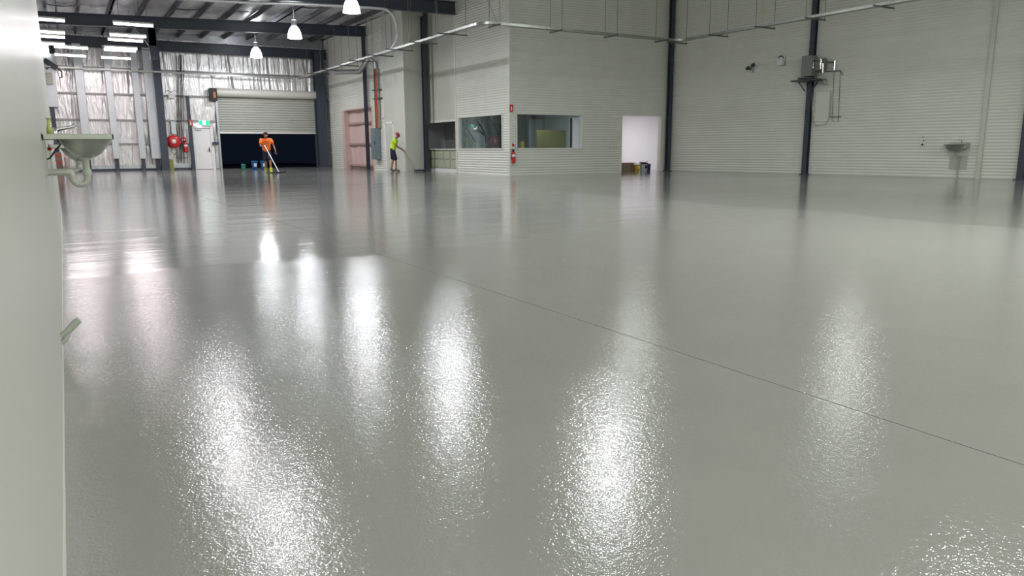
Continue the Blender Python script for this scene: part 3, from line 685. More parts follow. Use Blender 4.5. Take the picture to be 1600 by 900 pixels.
# white lit room
struct(MB().bb(XP+.1, XC+.9, YB, YB+.1, 0, 2.85).build('wall_white_room', M['white_room']))
struct(MB().bb(XC+.8, XC+.9, YO+.05, YB, 0, 2.85).build('wall_white_side', M['white_room']))
struct(MB().bb(XP+.1, dx0, YO+T, YO+T+.02, 0, 2.75).bb(dx1, XC+.9, YO+T, YO+T+.02, 0, 2.75).bb(dx0, dx1, YO+T, YO+T+.02, dz, 2.75).build('wall_white_front', M['white_room']))
t = thing('ceiling_panel_light', 'flat ceiling lamp hidden in the bright white room', 'lamp', ((XP+XC)/2, 28, 2.7))
MB().bb((XP+XC)/2-.6, (XP+XC)/2+.6, 27.7, 28.3, 2.70, 2.745).build('diffuser', M['led'], t)
l = bpy.data.lights.new('room_light', 'AREA'); l.shape = 'RECTANGLE'; l.size = 1.2; l.size_y = .6; l.energy = 75; l.color = (1, .95, 1)
o = bpy.data.objects.new('room_light', l); COL.objects.link(o); o.location = (0, 0, -.03); o.parent = t
t = thing('office_fill_lamp', 'added dim fill lamp inside the office behind the windows', 'lamp', (XO+2.2, 26.0, 2.7))
MB().bb(XO+1.9, XO+2.5, 25.7, 26.3, 2.70, 2.745).build('diffuser', M['white_pl'], t)
l = bpy.data.lights.new('office_fill_light', 'AREA'); l.size = .6; l.energy = 32; l.color = (.9, .97, 1)  # fill light added to brighten the office interior
o = bpy.data.objects.new('office_fill_light', l); COL.objects.link(o); o.location = (0, 0, -.03); o.parent = t
# cartons and tubs in the doorway
def carton(px0, px1, py, Y, dep, label):
    a = at(px0, py, 1, Y); b = at(px1, py, 1, Y); t = thing('carton', label, 'box', ((a.x+b.x)/2, Y+dep/2, 0))
    MB().bb(a.x, b.x, Y, Y+dep, 0, a.z).build('body', M['card'], t, .006)
    MB().bb((a.x+b.x)/2-.03, (a.x+b.x)/2+.03, Y-.003, Y+dep, .02, a.z+.003).build('tape', M['brown'], t)
    MB().bar(((a.x), Y-.005, a.z-.01), (b.x, Y-.005, a.z-.01), .01, .012).build('flap_edge', M['brown'], t)
carton(969, 979.5, 255, 25.2, .35, 'brown carton at the left edge of the lit doorway')
carton(980, 993, 254.5, 25.3, .4, 'brown carton next to the yellow pail in the lit doorway')
def tub(px0, px1, py, Y, m, label, lid=None, lab=None, name='bucket', grp=None, handle=True):
    a = at(px0, py, 1, Y); b = at(px1, py, 1, Y); r = (b.x-a.x)/2; x = (a.x+b.x)/2; z = a.z
    t = thing(name, label, 'bucket', (x, Y, 0), grp)
    MB().lathe([(0, .005), (r*.80, .0), (r*.98, z*.93), (r*1.03, z*.94), (r*1.03, z), (r*.95, z), (r*.9, z*.8), (r*.75, .03), (0, .03)], (x, Y, 0), 22).build('body', m, t)
    if lid: MB().lathe([(0, z+.015), (r*1.0, z+.015), (r*1.06, z), (r*1.06, z-.04)], (x, Y, 0), 22).build('lid', lid, t)
    if lab:
        vs = []
        for i in range(7):
            an = -pi/2-.55+1.1*i/6+.15
            for zz in (z*.35, z*.72): rr = r*(.80+.18*zz/z)+.006; vs.append((x+rr*cos(an), Y+rr*sin(an), zz))
        MB().add(vs, [(2*i, 2*i+2, 2*i+3, 2*i+1) for i in range(6)], True).build('label', lab, t)
    if handle: MB().tube([(x+r*1.04*cos(q), Y-.02-abs(sin(q))*r*.35, z*.93-abs(sin(q))*z*.35) for q in [pi*i/12 for i in range(13)]], .006, 6).build('handle', M['rod'], t)
    return t
tub(992, 999.5, 256, 24.95, M['yellow'], 'white and yellow pail in the lit doorway', M['white_pl'], M['white_pl'])
tub(1001, 1011, 255, 24.95, M['white_pl'], 'white tub with a dark lid in the lit doorway', M['black'], M['black'])
tub(1010, 1016, 256, 25.2, M['navy'], 'small navy blue tub at the right of the doorway group')
A_ = at(1000, 253.5, 1, 24.9); B_ = at(1012, 251.5, 1, 25.0)
t = thing('paint_roller', 'roller tool lying across the tub lids in the doorway', 'tool', (A_.x, 24.95, A_.z))
MB().tube([A_, at(1008, 254, 1, 24.95)], .03, 10).build('roller_sleeve', M['galv'], t); MB().tube([at(1008, 254, 1, 24.95), B_], .012, 8).build('handle', M['black'], t)
# switches, signs and extinguisher on the office front
a = at(957, 229.5, 1, YO-.03)
for dx_, lab in ((-.09, 'left white switch plate left of the lit doorway'), (.09, 'right white switch plate left of the lit doorway')):
    t = thing('switch_plate', lab, 'switch', (a.x+dx_, YO-.03, a.z)); MB().bb(a.x+dx_-.06, a.x+dx_+.06, YO-.035, YO-.015, a.z-.04, a.z+.04).build('plate', M['white_pl'], t); MB().bb(a.x+dx_-.012, a.x+dx_+.012, YO-.043, YO-.035, a.z-.02, a.z+.02).build('rocker', M['char'], t)
a = at(797.5, 169, 1, YO-.05); ext_sign('fire_sign', a.x+.04, YO-.05, a.z, .15, .26, 'small red fire sign high on the office corner')
a = at(800.5, 228, 1, YO-.02)
t = thing('round_fire_sign', 'round red and white sign above the extinguisher on the office corner', 'sign', (a.x, YO-.03, a.z))
MB().lathe([(0, 0), (.09, 0), (.09, .012), (0, .012)], (a.x, YO-.02, a.z), 20, rot=rx).build('sign_disc', M['red_sign'], t)
MB().bb(a.x-.085, a.x+.085, YO-.04, YO-.032, a.z-.10, a.z-.02).build('white_bar', M['white_pl'], t)
a = at(802.5, 255, 1, YO-.12); extinguisher(a.x, YO-.12, a.z, 'red fire extinguisher with a hose on the office corner', .50, .075)

# ------------------------------------------------------------------ right wall
dR = (P_R1-P_R0).normalized(); nR = Vector((dR.y, -dR.x, 0))
if nR.x > 0: nR = -nR
LR = (P_R1-P_R0).length
mb = MB(); corr(mb, P_R0, P_R1, 0, HI, side=1); struct(mb.build('wall_right', M['cream']))
angR = math.atan2(dR.y, dR.x)
def onR(px, py, off=0):
    """point on the right wall plane, moved off into the room"""
    d = fw + R2*((px-800)/F) + U2*((450-py)/F); p0 = P_R0+nR*off
    return CAMP + d*((p0-CAMP).dot(nR)/d.dot(nR))
def rbox(mb, c, du, dn, dzz): return mb.box(c, (du, dn, dzz), angR)
for px, py, lab in ((1257, 270, 'dark column carrying the grey wall box on the long right wall'), (1594, 280, 'dark column at the right edge of the photo')):
    c = onR(px, py, .10); steel_col(c.x, c.y, HI-.1, .18, lab, angR)
# downpipe cover
c = onR(1543, 140, .04); t = tag(rbox(MB(), Vector((c.x, c.y, HI/2)), .12, .08, HI).build('downpipe', M['cream_smooth']), 'full height cream downpipe right of the steel wash trough', 'pipe')
# equipment box on bracket shelf
c = onR(1265, 104, .42)
t = thing('wall_unit', 'grey metal box with pipes on a bracket shelf high on the dark column', 'unit', onR(1263, 122, .42))
s_ = 1/1171*24.0
rbox(MB(), onR(1264.5, 103.5, .42), .40, .36, .70).build('housing', M['unit'], t)
rbox(MB(), onR(1282, 101, .30), .34, .25, .40).build('side_housing', M['unit'], t)
rbox(MB(), onR(1263, 126, .42), 1.02, .62, .05).build('shelf', M['char'], t)
rbox(MB(), onR(1261, 122.5, .42), .5, .4, .06).build('feet', M['char'], t)
mb = MB()
for s in (-1, 1):
    e = onR(1262.5+s*15, 128, .42); f_ = onR(1262.5+s*4.5, 143, .34); mb.bar(e, f_, .04, .04)
mb.build('brace', M['char'], t)
for (p0, p1) in (((1270.5, 91), (1270.5, 107)), ((1283, 92), (1282, 108)), ((1286, 99), (1285.5, 114))):
    MB().tube([onR(*p0, .5), onR(*p1, .5)], .03, 8).build('pipe', M['chrome'], t)
MB().tube([onR(1268, 93, .5), onR(1275, 95, .5), onR(1290, 97, .2), onR(1303, 97, .1)], .018, 8).build('hose', M['wire'], t)
MB().tube([onR(1278, 120, .4), onR(1283, 121, .35), onR(1288, 128, .2), onR(1290, 132, .1)], .05, 10).build('elbow_pipe', M['pvc'], t)
t = thing('wall_conduit', 'pair of thin wall conduits with a chrome sleeve right of the wall box', 'conduit', onR(1305, 190, .05))
MB().tube([onR(1304.5, 95, .06), onR(1303.5, 110, .06)], .045, 10).build('sleeve', M['chrome'], t)
MB().tube([onR(1303.5, 110, .05), onR(1301.5, 150, .05), onR(1300, 188, .05)], .010, 6).build('conduit', M['grey_wire'], t)
MB().tube([onR(1304, 112, .05), onR(1313, 111, .05), onR(1311.5, 150, .05), onR(1309.5, 190, .05), onR(1300, 189, .05)], .010, 6).build('conduit', M['grey_wire'], t)
MB().tube([onR(1288, 112, .05), onR(1313, 110, .05), onR(1317, 117, .05)], .012, 6).build('conduit', M['grey_wire'], t)
MB().tube([onR(1296, 183, .05), onR(1314, 182.5, .05)], .012, 6).build('clamp_bar', M['rod'], t)
c = onR(1285, 167, .02)
t = thing('patch_panel', 'tall smooth cream patch panel on the corrugated wall beside the column', 'panel', c)
rbox(MB(), c, .52, .03, 1.02).build('sheet', M['cream'], t)
MB().tube([onR(1268.5, 142, .05), onR(1269, 185, .05), onR(1274, 197, .05), onR(1290, 194, .05), onR(1297, 180, .05), onR(1297.5, 142, .05)], .014, 6).build('cable', M['pvc'], t)
# security lamp, white box, switches
c = onR(1173, 107, .15)
t = thing('twin_spotlight', 'dark twin spotlight high on the right wall', 'spotlight', c)
for dxp, dyp in ((-5, 2), (3, -3)):
    q = onR(1173+dxp, 105+dyp, .2); MB().lathe([(0, -.06), (.05, -.06), (.075, .06), (.06, .06), (0, .03)], q, 14, rot=Matrix.Rotation(radians(70), 3, 'X')).build('spot_head', M['char'], t)
rbox(MB(), onR(1175, 109, .05), .12, .1, .2).build('bracket', M['steel'], t)
c = onR(1220, 97, .1)
t = thing('white_wall_box', 'small white box on a grey mounting plate high on the right wall', 'box', c)
rbox(MB(), onR(1221, 95, .03), .32, .04, .36).build('mounting_plate', M['steel'], t); rbox(MB(), onR(1219.5, 98, .12), .22, .14, .19).build('box', M['white_pl'], t)
MB().tube([onR(1216, 90, .06), onR(1220, 87, .1), onR(1225, 91, .06)], .015, 6).build('wire', M['wire'], t)
c = onR(1207, 202.5, .03); t = thing('wall_outlet', 'small cream outlet left of the dark column on the right wall', 'outlet', c); rbox(MB(), c, .12, .05, .08).build('cover', M['white_pl'], t)
c = onR(1440.5, 224, .03)
t = thing('wall_tap', 'small dark valve on a pale plate left of the wash trough', 'valve', c); rbox(MB(), c, .14, .02, .22).build('plate', M['cream'], t)
MB().lathe([(0, 0), (.035, 0), (.03, .04), (0, .04)], onR(1440.5, 226, .04), 12, rot=Matrix.Rotation(pi/2, 3, 'X')).build('valve_knob', M['black'], t)
rbox(MB(), onR(1443, 219.5, .03), .03, .02, .05).build('pin', M['black'], t); rbox(MB(), onR(1442.5, 214, .03), .05, .02, .05).build('cap', M['pvc'], t)
# wash trough on the right wall
c0 = onR(1500, 233, .0); 
t = thing('wash_trough', 'stainless steel hand basin with grey drain pipe on the right wall', 'basin', Vector((c0.x, c0.y, 0)))
def rp(u, n, z): return Vector((c0.x, c0.y, 0))+dR*u+nR*n+Vector((0, 0, z))
rzt = at_z = onR(1500, 226, .3).z
prof = [(0, -.16), (.10, -.155), (.19, -.10), (.225, -.02), (.25, .0), (.26, .0), (.26, .01), (.22, .01), (.17, -.08), (.08, -.13), (0, -.135)]
MB().lathe([(a_*1.15, b_*1.35) for a_, b_ in prof], rp(-.06, .28, rzt), 24, rot=Matrix.Rotation(angR, 3, 'Z') @ Matrix.Diagonal((1.1, .9, 1))).build('bowl', M['steel'], t)
rbox(MB(), rp(0, .03, rzt+.02), .55, .06, .10).build('back_ledge', M['steel'], t); rbox(MB(), rp(.20, .16, rzt-.03), .14, .3, .16).build('side_bracket', M['steel'], t)
MB().tube([rp(.05, .08, rzt+.02), rp(.05, .08, rzt+.14), rp(.03, .2, rzt+.16), rp(.02, .24, rzt+.12)], .014, 8).build('spout', M['chrome'], t)
MB().tube([rp(0, .22, rzt-.15), rp(0, .22, rzt-.3), rp(.02, .12, rzt-.36), rp(.02, .07, rzt-.4), rp(.02, .07, .03)], .022, 10).build('drain_pipe', M['pvc'], t)
rbox(MB(), rp(-.01, .02, .50), .50, .012, .42).build('splash_plate', M['pvc'], t)
MB().tube([rp(-.08, .05, rzt-.2), rp(-.08, .05, rzt-.3)], .015, 8).build('valve', M['chrome'], t)

# ------------------------------------------------------------------ cable tray with hangers
TX = at(487, 122, 2, TZ); T1 = at(735, 42, 2, TZ); T2 = at(1060, 65, 2, TZ); T3 = at(1440, 0, 2, TZ)
xl = (at(610, 82, 2, TZ).x+T1.x)/2; yt = T2.y; xr = T2.x+.05
tr_ = thing('cable_tray', 'galvanised cable tray hung on rods, turning across the whole hall', 'cable tray', ((xl+xr)/2, yt, TZ))
def tray(a, b, wd=.22):
    a = Vector(a); b = Vector(b); L_ = (b-a).length; n = max(1, round(L_/3.0)); d = (b-a)/n; dn = d.normalized(); sd = dn.cross(Vector((0, 0, 1)))
    for i in range(n):
        p = a+d*i+dn*.012; q = a+d*(i+1)-dn*.012; mb = MB()
        mb.bar(p, q, wd, .006)
        for s in (-1, 1): mb.bar(p+sd*s*wd/2+Vector((0, 0, .035)), q+sd*s*wd/2+Vector((0, 0, .035)), .008, .075)
        mb.build('tray_section', M['tray'], tr_)
    return
tray((xl, YF-.8, TZ), (xl, yt+.4, TZ)); tray((xl+.45, yt, TZ), (xr-.4, yt, TZ)); tray((xr, yt-.4, TZ), (xr, -5, TZ))
tray((-2.2, YF-.62, TZ+.1), (xl-.3, YF-.62, TZ), .12)
mb = MB()
for i in range(8):   # curved corners
    for (cx_, cy_, a0, r0_) in ((xl+.45, yt+.4, pi, .45), (xr-.4, yt-.4, 0, .4)):
        a = a0+(pi/2)*i/8; b = a0+(pi/2)*(i+1)/8
        mb.bar((cx_+.45*cos(a), cy_+.42*sin(a), TZ), (cx_+.45*cos(b), cy_+.42*sin(b), TZ), .22, .006)
        for rr in (.34, .56): mb.bar((cx_+rr*cos(a), cy_+rr*sin(a), TZ+.035), (cx_+rr*cos(b), cy_+rr*sin(b), TZ+.035), .008, .075)
mb.build('corner_section', M['tray'], tr_)
def hanger(p, d, L_, top):
    p = Vector(p); d = Vector(d).normalized()
    h = MB().bar(p-d*L_/2, p+d*L_/2, .045, .04).build('strut', M['rod'], tr_)
    for s in (-1, 1):
        q = p+d*s*(L_/2-.04); MB().tube([q-Vector((0, 0, .04)), Vector((q.x, q.y, top))], .009, 5).build('hanger_rod', M['rod'], h)
for px, py in ((507, 115), (530, 109), (552, 102), (573, 95), (598, 86), (628, 77), (664, 66), (705, 52)):
    y = at(px, py, 2, TZ).y; hanger((xl, y, TZ-.03), (1, 0, 0), 1.15, ROOF_LO(xl) if y > 25.9 else HI)
for px, py in ((772, 39), (863, 49), (947, 57), (1027, 64)): hanger((at(px, py, 2, TZ).x, yt, TZ-.03), (0, 1, 0), .75, HI)
for px, py in ((1062, 66), (1118, 54), (1190, 41), (1268, 27), (1362, 6)): hanger((xr, at(px, py, 2, TZ).y, TZ-.03), (1, 0, 0), .95, HI)
# stay wires and yellowish conduit
t = thing('stay_wire', 'thin diagonal wire above the tray corner at the office', 'wire', (xl+.3, yt, TZ)); MB().tube([(xl+.5, yt, TZ+.05), (xl-.9, yt+.6, HI)], .006, 5).build('wire', M['rod'], t)
c = at(1204, 30, 2, 5.2)
tag(MB().tube([(xr-.25, at(1190, 41, 2, TZ).y-.1, TZ+.08), (xr-.25, at(1190, 41, 2, TZ).y-.1, HI)], .022, 8).build('drop_conduit', M['wood']), 'tan conduit rising from the tray near the long right wall', 'conduit')
# flexible conduit from the roof beam to the tray
pts = []
zc = at(600, 14, 1, 30.9).z
p0 = at(350, 2, 1, 28.35); p1 = at(480, 7, 1, 28.35); p2 = at(590, 13, 1, 28.35)
yb_ = at(620, 76, 2, TZ).y
ctrl = [p0+Vector((-7.0, 0, -.16)), p0, p1, p2, at(606, 17, 1, 28.35), at(615, 26, 1, 28.4), at(619, 40, 1, 28.5), at(620, 60, 1, 28.7), Vector((xl, 28.9, TZ+.04))]
def catmull(c, n=8):
    out = []
    for i in range(len(c)-1):
        a, b, d, e = c[max(i-1, 0)], c[i], c[i+1], c[min(i+2, len(c)-1)]
        for k in range(n):
            t_ = k/n; out.append(.5*((2*b)+(d-a)*t_+(2*a-5*b+4*d-e)*t_*t_+(3*b-a-3*d+e)*t_**3))
    return out+[c[-1]]
pp = catmull(ctrl, 40)
tag(MB().tube(pp, [.05+.008*(i % 2) for i in range(len(pp))], 8).build('flexible_conduit', M['flex']), 'ribbed silver flexible conduit curving down from the beam to the tray', 'conduit')

# ------------------------------------------------------------------ wash basins on the left partition
def basin(Y, label, tap=True, zt=1.135):
    t = thing('wash_basin', label, 'basin', (0, Y, 0))
    mb = MB()
    hw = .16; x1 = .405
    mb.bb(0.0, x1, Y-hw, Y-hw+.012, zt-.035, zt); mb.bb(0.0, x1, Y+hw-.012, Y+hw, zt-.035, zt); mb.bb(x1-.012, x1, Y-hw, Y+hw, zt-.035, zt); mb.bb(0, .014, Y-hw, Y+hw, zt-.035, zt+.008)
    mb.bb(.014, .10, Y-hw+.01, Y+hw-.01, zt-.014, zt-.006)
    mb.build('rim', M['steel'], t, .003)
    cxx = .243
    prof = [(.026, -.155), (.05, -.148), (.09, -.125), (.125, -.08), (.152, -.035), (.16, -.008), (.155, -.006), (.148, -.03), (.12, -.075), (.085, -.118), (.03, -.145)]
    MB().lathe(prof, (cxx, Y, zt), 28, sx=1.0, sy=.98).build('bowl', M['steel'], t)
    MB().add([(0.1, Y-hw+.01, zt-.010), (x1-.01, Y-hw+.01, zt-.010), (x1-.01, Y+hw-.01, zt-.010), (.1, Y+hw-.01, zt-.010)] +
             [(cxx+.16*cos(2*pi*k/24), Y+.16*.98*sin(2*pi*k/24), zt-.010) for k in range(24)],
             [(1, 2, 4, 27), (2, 3, 4+6, 4)] if False else [(0, 1, 4+21), (1, 2, 4+3), (2, 3, 4+9), (3, 0, 4+15)] +
             [(1, 4+((21+i+1) % 24), 4+((21+i) % 24)) for i in range(6)] + [(2, 4+3+i+1, 4+3+i) for i in range(6)] + [(3, 4+9+i+1, 4+9+i) for i in range(6)] + [(0, 4+15+i+1, 4+15+i) for i in range(6)]).build('deck', M['steel'], t)
    MB().lathe([(.036, -.15), (.03, -.165), (.021, -.172), (.021, -.215)], (cxx-.01, Y, zt), 18).build('outlet', M['pvc'], t)
    r = .021
    z0 = zt-.20; xo = cxx-.01
    pts = [(xo, Y, z0), (xo, Y, z0-.08)]
    pts += [(xo-.044+.044*cos(q), Y, z0-.085-.044*sin(q)) for q in [pi*i/10 for i in range(1, 10)]]
    pts += [(xo-.088, Y, z0-.085), (xo-.088, Y, z0-.068), (xo-.094, Y, z0-.052), (xo-.112, Y, z0-.046), (xo-.14, Y, z0-.046), (0, Y, z0-.046)]
    if not tap: pts = [(xo, Y, z0), (xo-.005, Y, z0-.03), (xo-.03, Y, z0-.045), (0, Y, z0-.045)]
    MB().tube(pts, r, 14).build('trap_pipe', M['pvc'], t)
    MB().lathe([(.026, 0), (.028, .01), (.028, .03), (.026, .04)], (xo, Y, z0-(.07 if tap else .03)), 14).build('trap_nut', M['pvc'], t)
    MB().bb(.0, .014, Y-.14, Y+.14, zt-.26, zt-.04).build('wall_bracket', M['pvc'], t)
    if tap:
        p = Vector((.075, Y, zt-.01))
        MB().lathe([(.024, 0), (.022, .02), (.018, .05), (0, .052)], p, 14).build('tap_body', M['chrome'], t)
        MB().tube([p+Vector((0, 0, .03)), p+Vector((.03, 0, .045)), p+Vector((.09, 0, .055)), p+Vector((.112, 0, .066)), p+Vector((.122, 0, .052))], [.014, .013, .011, .012, .013], 10).build('spout', M['chrome'], t)
        MB().lathe([(0, -.01), (.011, -.01), (.013, .05), (.009, .065), (0, .067)], (.052, Y, zt), 12).build('tap_lever', M['chrome'], t)
    return t
YB1 = 5.75
basin(YB1, 'stainless wash basin with U shaped trap on the left partition, nearest')
basin(8.3, 'second wash basin behind the nearest one on the left partition', False, 1.085)
t = thing('soap_bottle', 'yellow green soap bottle on the ledge of the nearest basin', 'bottle', (.022, YB1+.1, 1.129))
MB().lathe([(0, 0), (.016, 0), (.017, .04), (.010, .065), (.008, .085)], (.048, YB1-.07, 1.129), 14).build('bottle_body', M['bottle'], t)
MB().lathe([(.008, .085), (.008, .10), (.012, .10), (.012, .108), (0, .108)], (.048, YB1-.07, 1.129), 10).build('pump', M['bottle'], t)
# feed pipes under the basin
t = thing('feed_hose', 'dark braided feed hose under the nearest basin', 'hose', (.05, YB1, .98))
MB().tube([(.08, YB1+.05, 1.12), (.10, YB1+.06, 1.07), (.06, YB1+.06, 1.02), (.03, YB1+.05, .98), (.0, YB1+.05, .97)], .006, 8).build('hose', M['char'], t)
MB().lathe([(0, 0), (.013, 0), (.013, .02), (0, .02)], (.035, YB1+.02, 1.03), 12).build('valve_knob', M['red'], t)
# grey stub near the floor
t = thing('hose_stub', 'short grey bent pipe stub poking out of the left partition near the floor', 'pipe', (0, 4.35, .1))
q = at(95, 515, 1, 4.35); 
MB().tube([(0, 4.35, .09), (.035, 4.35, .115), (.075, 4.35, .155), (.092, 4.35, .168)], [.014, .017, .019, .017], 12).build('pipe', M['pvc'], t)
MB().tube([(0, 4.35, .055), (.02, 4.35, .07), (.035, 4.35, .10)], [.012, .014, .010], 10).build('clip', M['pvc'], t)

# clutter at the foot of the far wall behind the basins
Yk = 41.5
def clut(name, px0, px1, py0, py1, m, label, cat, dep=.4, Y=Yk):
    a = at(px0, py0, 1, Y); b = at(px1, py1, 1, Y); z0 = 0 if py1 > 258 else b.z
    return tag(MB().bb(a.x, b.x, Y, Y+dep, z0, a.z).build(name, m, None, .02), label, cat)
t = thing('stacked_crate', 'brown crate with red bands at the far left behind the basins', 'crate', (at(91, 260, 1, Yk).x, Yk, 0))
a = at(84, 238, 1, Yk); b = at(98, 256, 1, Yk)
MB().bb(a.x, b.x, Yk, Yk+.5, 0, a.z).build('body', M['brown'], t, .02)
for zz in (a.z-.12, a.z-.45): MB().bb(a.x+.02, b.x-.02, Yk-.01, Yk, zz-.06, zz).build('red_band', M['red_sign'], t)
tub(100, 108, 247, Yk-.3, M['pink'], 'pinkish drum standing on the floor at the far left', M['pinkd'], name='drum')
tub(79, 88, 254, Yk-.8, M['white_pl'], 'low white tub in front of the brown crate at the far left', name='tub')

# ------------------------------------------------------------------ buckets at the roller door
tub(376.5, 383.5, 256.5, 39.6, M['green'], 'small green bucket left of the blue buckets at the roller door', name='bucket')
tub(392.5, 402, 251.5, 39.6, M['blue'], 'blue bucket with a white label in the middle of the three', None, M['white_pl'])
tub(406.5, 416, 251.5, 39.6, M['blue'], 'blue bucket just left of the worker in orange', None, M['white_pl'])

# ------------------------------------------------------------------ people
def skin_obj(name, verts, edges, m, parent, loc, rz=0, sub=2, roots=(0,), sc=1.0):
    me = bpy.data.meshes.new(name); me.from_pydata([v[:3] for v in verts], edges, []); me.update()
    o = bpy.data.objects.new(name, me); COL.objects.link(o)
    md = o.modifiers.new('skin', 'SKIN'); md.use_smooth_shade = True; md.branch_smoothing = .3
    if not me.skin_vertices: pass
    sv = me.skin_vertices[0].data
    for i, v in enumerate(verts):
        r = v[3]; r = r if isinstance(r, tuple) else (r, r); sv[i].radius = r; sv[i].use_root = i in roots
    if sub: s = o.modifiers.new('sub', 'SUBSURF'); s.levels = sub; s.render_levels = sub
    dg = bpy.context.evaluated_depsgraph_get(); dg.update()
    nm = bpy.data.meshes.new_from_object(o.evaluated_get(dg)); nm.materials.clear(); nm.materials.append(m)
    nm.transform(Matrix.Translation(loc) @ Matrix.Rotation(rz, 4, 'Z') @ Matrix.Scale(sc, 4))
    for p in nm.polygons: p.use_smooth = True
    bpy.data.objects.remove(o)
    o2 = bpy.data.objects.new(name, nm); COL.objects.link(o2)
    if parent: o2.parent = parent; o2.location = -parent.location
    return o2

def person(label, loc, rz, J, shirt, legs_m, boots, head_kind, sc=1.0, tall_boot=False):
    """J: joints in a local frame, facing -Y, +X is the figure's left"""
    t = thing('person', label, 'person', loc)
    V = []; E = []; idx = {}
    def v(n, p, r): idx[n] = len(V); V.append((*p, r)); return idx[n]
    def e(a, b): E.append((idx[a], idx[b]))
    P = {k: Vector(p) for k, p in J.items() if isinstance(p, tuple)}
    v('pel', P['pelvis'], (.10, .078)); v('waist', P['pelvis'].lerp(P['chest'], .45), (.10, .08)); v('chest', P['chest'], (.135, .095)); e('pel', 'waist'); e('waist', 'chest')
    v('ubk', P['chest'].lerp(P['neck'], .6), (.085, .07)); e('chest', 'ubk'); v('neck', P['neck'], .055); e('ubk', 'neck')
    hd = (P['head']-P['neck']).normalized()
    hf = Vector(J.get('face', (0, -1, 0))).normalized()
    v('jaw', P['neck']+hd*.075+hf*.018, (.068, .075)); e('neck', 'jaw')
    v('mid', P['neck']+hd*.15+hf*.012, (.078, .092)); e('jaw', 'mid'); v('top', P['neck']+hd*.215, (.066, .078)); e('mid', 'top')
    v('nose', P['neck']+hd*.135+hf*.105, .014); e('mid', 'nose')
    sdv = hf.cross(hd).normalized()
    for s, k in ((-1, 'R'), (1, 'L')):
        v('ear'+k, P['neck']+hd*.14+sdv*s*.088, .014); e('mid', 'ear'+k)
    for k in 'LR':
        v('sh'+k, P['sh'+k], .05); e('ubk', 'sh'+k)
        v('um'+k, P['sh'+k].lerp(P['el'+k], .5), .048); e('sh'+k, 'um'+k)
        v('el'+k, P['el'+k], .038); e('um'+k, 'el'+k); v('fm'+k, P['el'+k].lerp(P['wr'+k], .35), .038); e('el'+k, 'fm'+k)
        v('wr'+k, P['wr'+k], .026); e('fm'+k, 'wr'+k)
        hdv = Vector(J['hd'+k]).normalized(); v('pa'+k, P['wr'+k]+hdv*.06, (.036, .022)); e('wr'+k, 'pa'+k)
        v('hip'+k, P['hip'+k], .072); e('pel', 'hip'+k); v('th'+k, P['hip'+k].lerp(P['kn'+k], .45), .078); e('hip'+k, 'th'+k)
        v('kn'+k, P['kn'+k], .054); e('th'+k, 'kn'+k); v('ca'+k, P['kn'+k].lerp(P['an'+k], .35), .055); e('kn'+k, 'ca'+k)
        v('an'+k, P['an'+k], .036); e('ca'+k, 'an'+k)
    roots = [0]
    for k in 'LR':   # fingers: separate chains rooted in the palm
        hdv = Vector(J['hd'+k]).normalized(); up_ = Vector((0, 0, 1)) if abs(hdv.z) < .8 else Vector((0, -1, 0))
        sd = hdv.cross(up_).normalized(); nrm = sd.cross(hdv).normalized(); base = P['wr'+k]+hdv*.045
        cl = J.get('curl'+k, .4)
        for f_ in range(4):
            b0 = base+sd*(-.03+.02*f_)+hdv*.025; L_ = (.070, .080, .074, .056)[f_]; a_ = 0; p = b0; ids = [len(V)]; roots.append(len(V)); V.append((*p, .010))
            for seg in range(3):
                a_ += cl*(.5+.35*seg); p = p+(hdv*cos(a_)-nrm*sin(a_))*L_*(.45, .32, .25)[seg]; V.append((*p, .009-.0012*seg)); E.append((len(V)-2, len(V)-1))
        sg = -1 if k == 'L' else 1
        p = base+sd*.022*sg*-1; roots.append(len(V)); V.append((*p, .012))
        for seg in range(2):
            p = p+(hdv*.7+sd*(-.8*sg)*(1-seg)-nrm*.5).normalized()*(.035, .028)[seg]; V.append((*p, .0105-.001*seg)); E.append((len(V)-2, len(V)-1))
    skin_obj('body', V, E, M['skin'], t, loc, rz, 1, roots, sc)
    # shirt
    V = []; E = []; idx = {}
    v('chest', P['chest'], (.205, .155)); v('waist', P['pelvis'].lerp(P['chest'], .45), (.19, .15)); e('chest', 'waist'); v('hem', P['pelvis']+Vector((0, 0, -.06)), (.195, .155)); e('waist', 'hem')
    v('ubk', P['chest'].lerp(P['neck'], .6), (.135, .10)); e('chest', 'ubk'); v('col', P['chest'].lerp(P['neck'], .95), .068); e('ubk', 'col')
    for k in 'LR':
        v('sh'+k, P['sh'+k], .092); e('ubk', 'sh'+k); v('sl'+k, P['sh'+k].lerp(P['el'+k], .72), .076); e('sh'+k, 'sl'+k)
    skin_obj('shirt', V, E, shirt, t, loc, rz, 1, (0,), sc)
    V = []; E = []; idx = {}
    v('pel', P['pelvis']+Vector((0, 0, .17)), (.155, .13)); v('cr', P['pelvis']+Vector((0, 0, -.03)), (.165, .135)); e('pel', 'cr')
    for k in 'LR':
        v('hip'+k, P['hip'+k], .118); e('cr', 'hip'+k); v('lg'+k, P['hip'+k].lerp(P['kn'+k], .5), .112); e('hip'+k, 'lg'+k); v('he'+k, P['hip'+k].lerp(P['kn'+k], 1.0), .098); e('lg'+k, 'he'+k)
    skin_obj('shorts', V, E, legs_m, t, loc, rz, 1, (0,), sc)
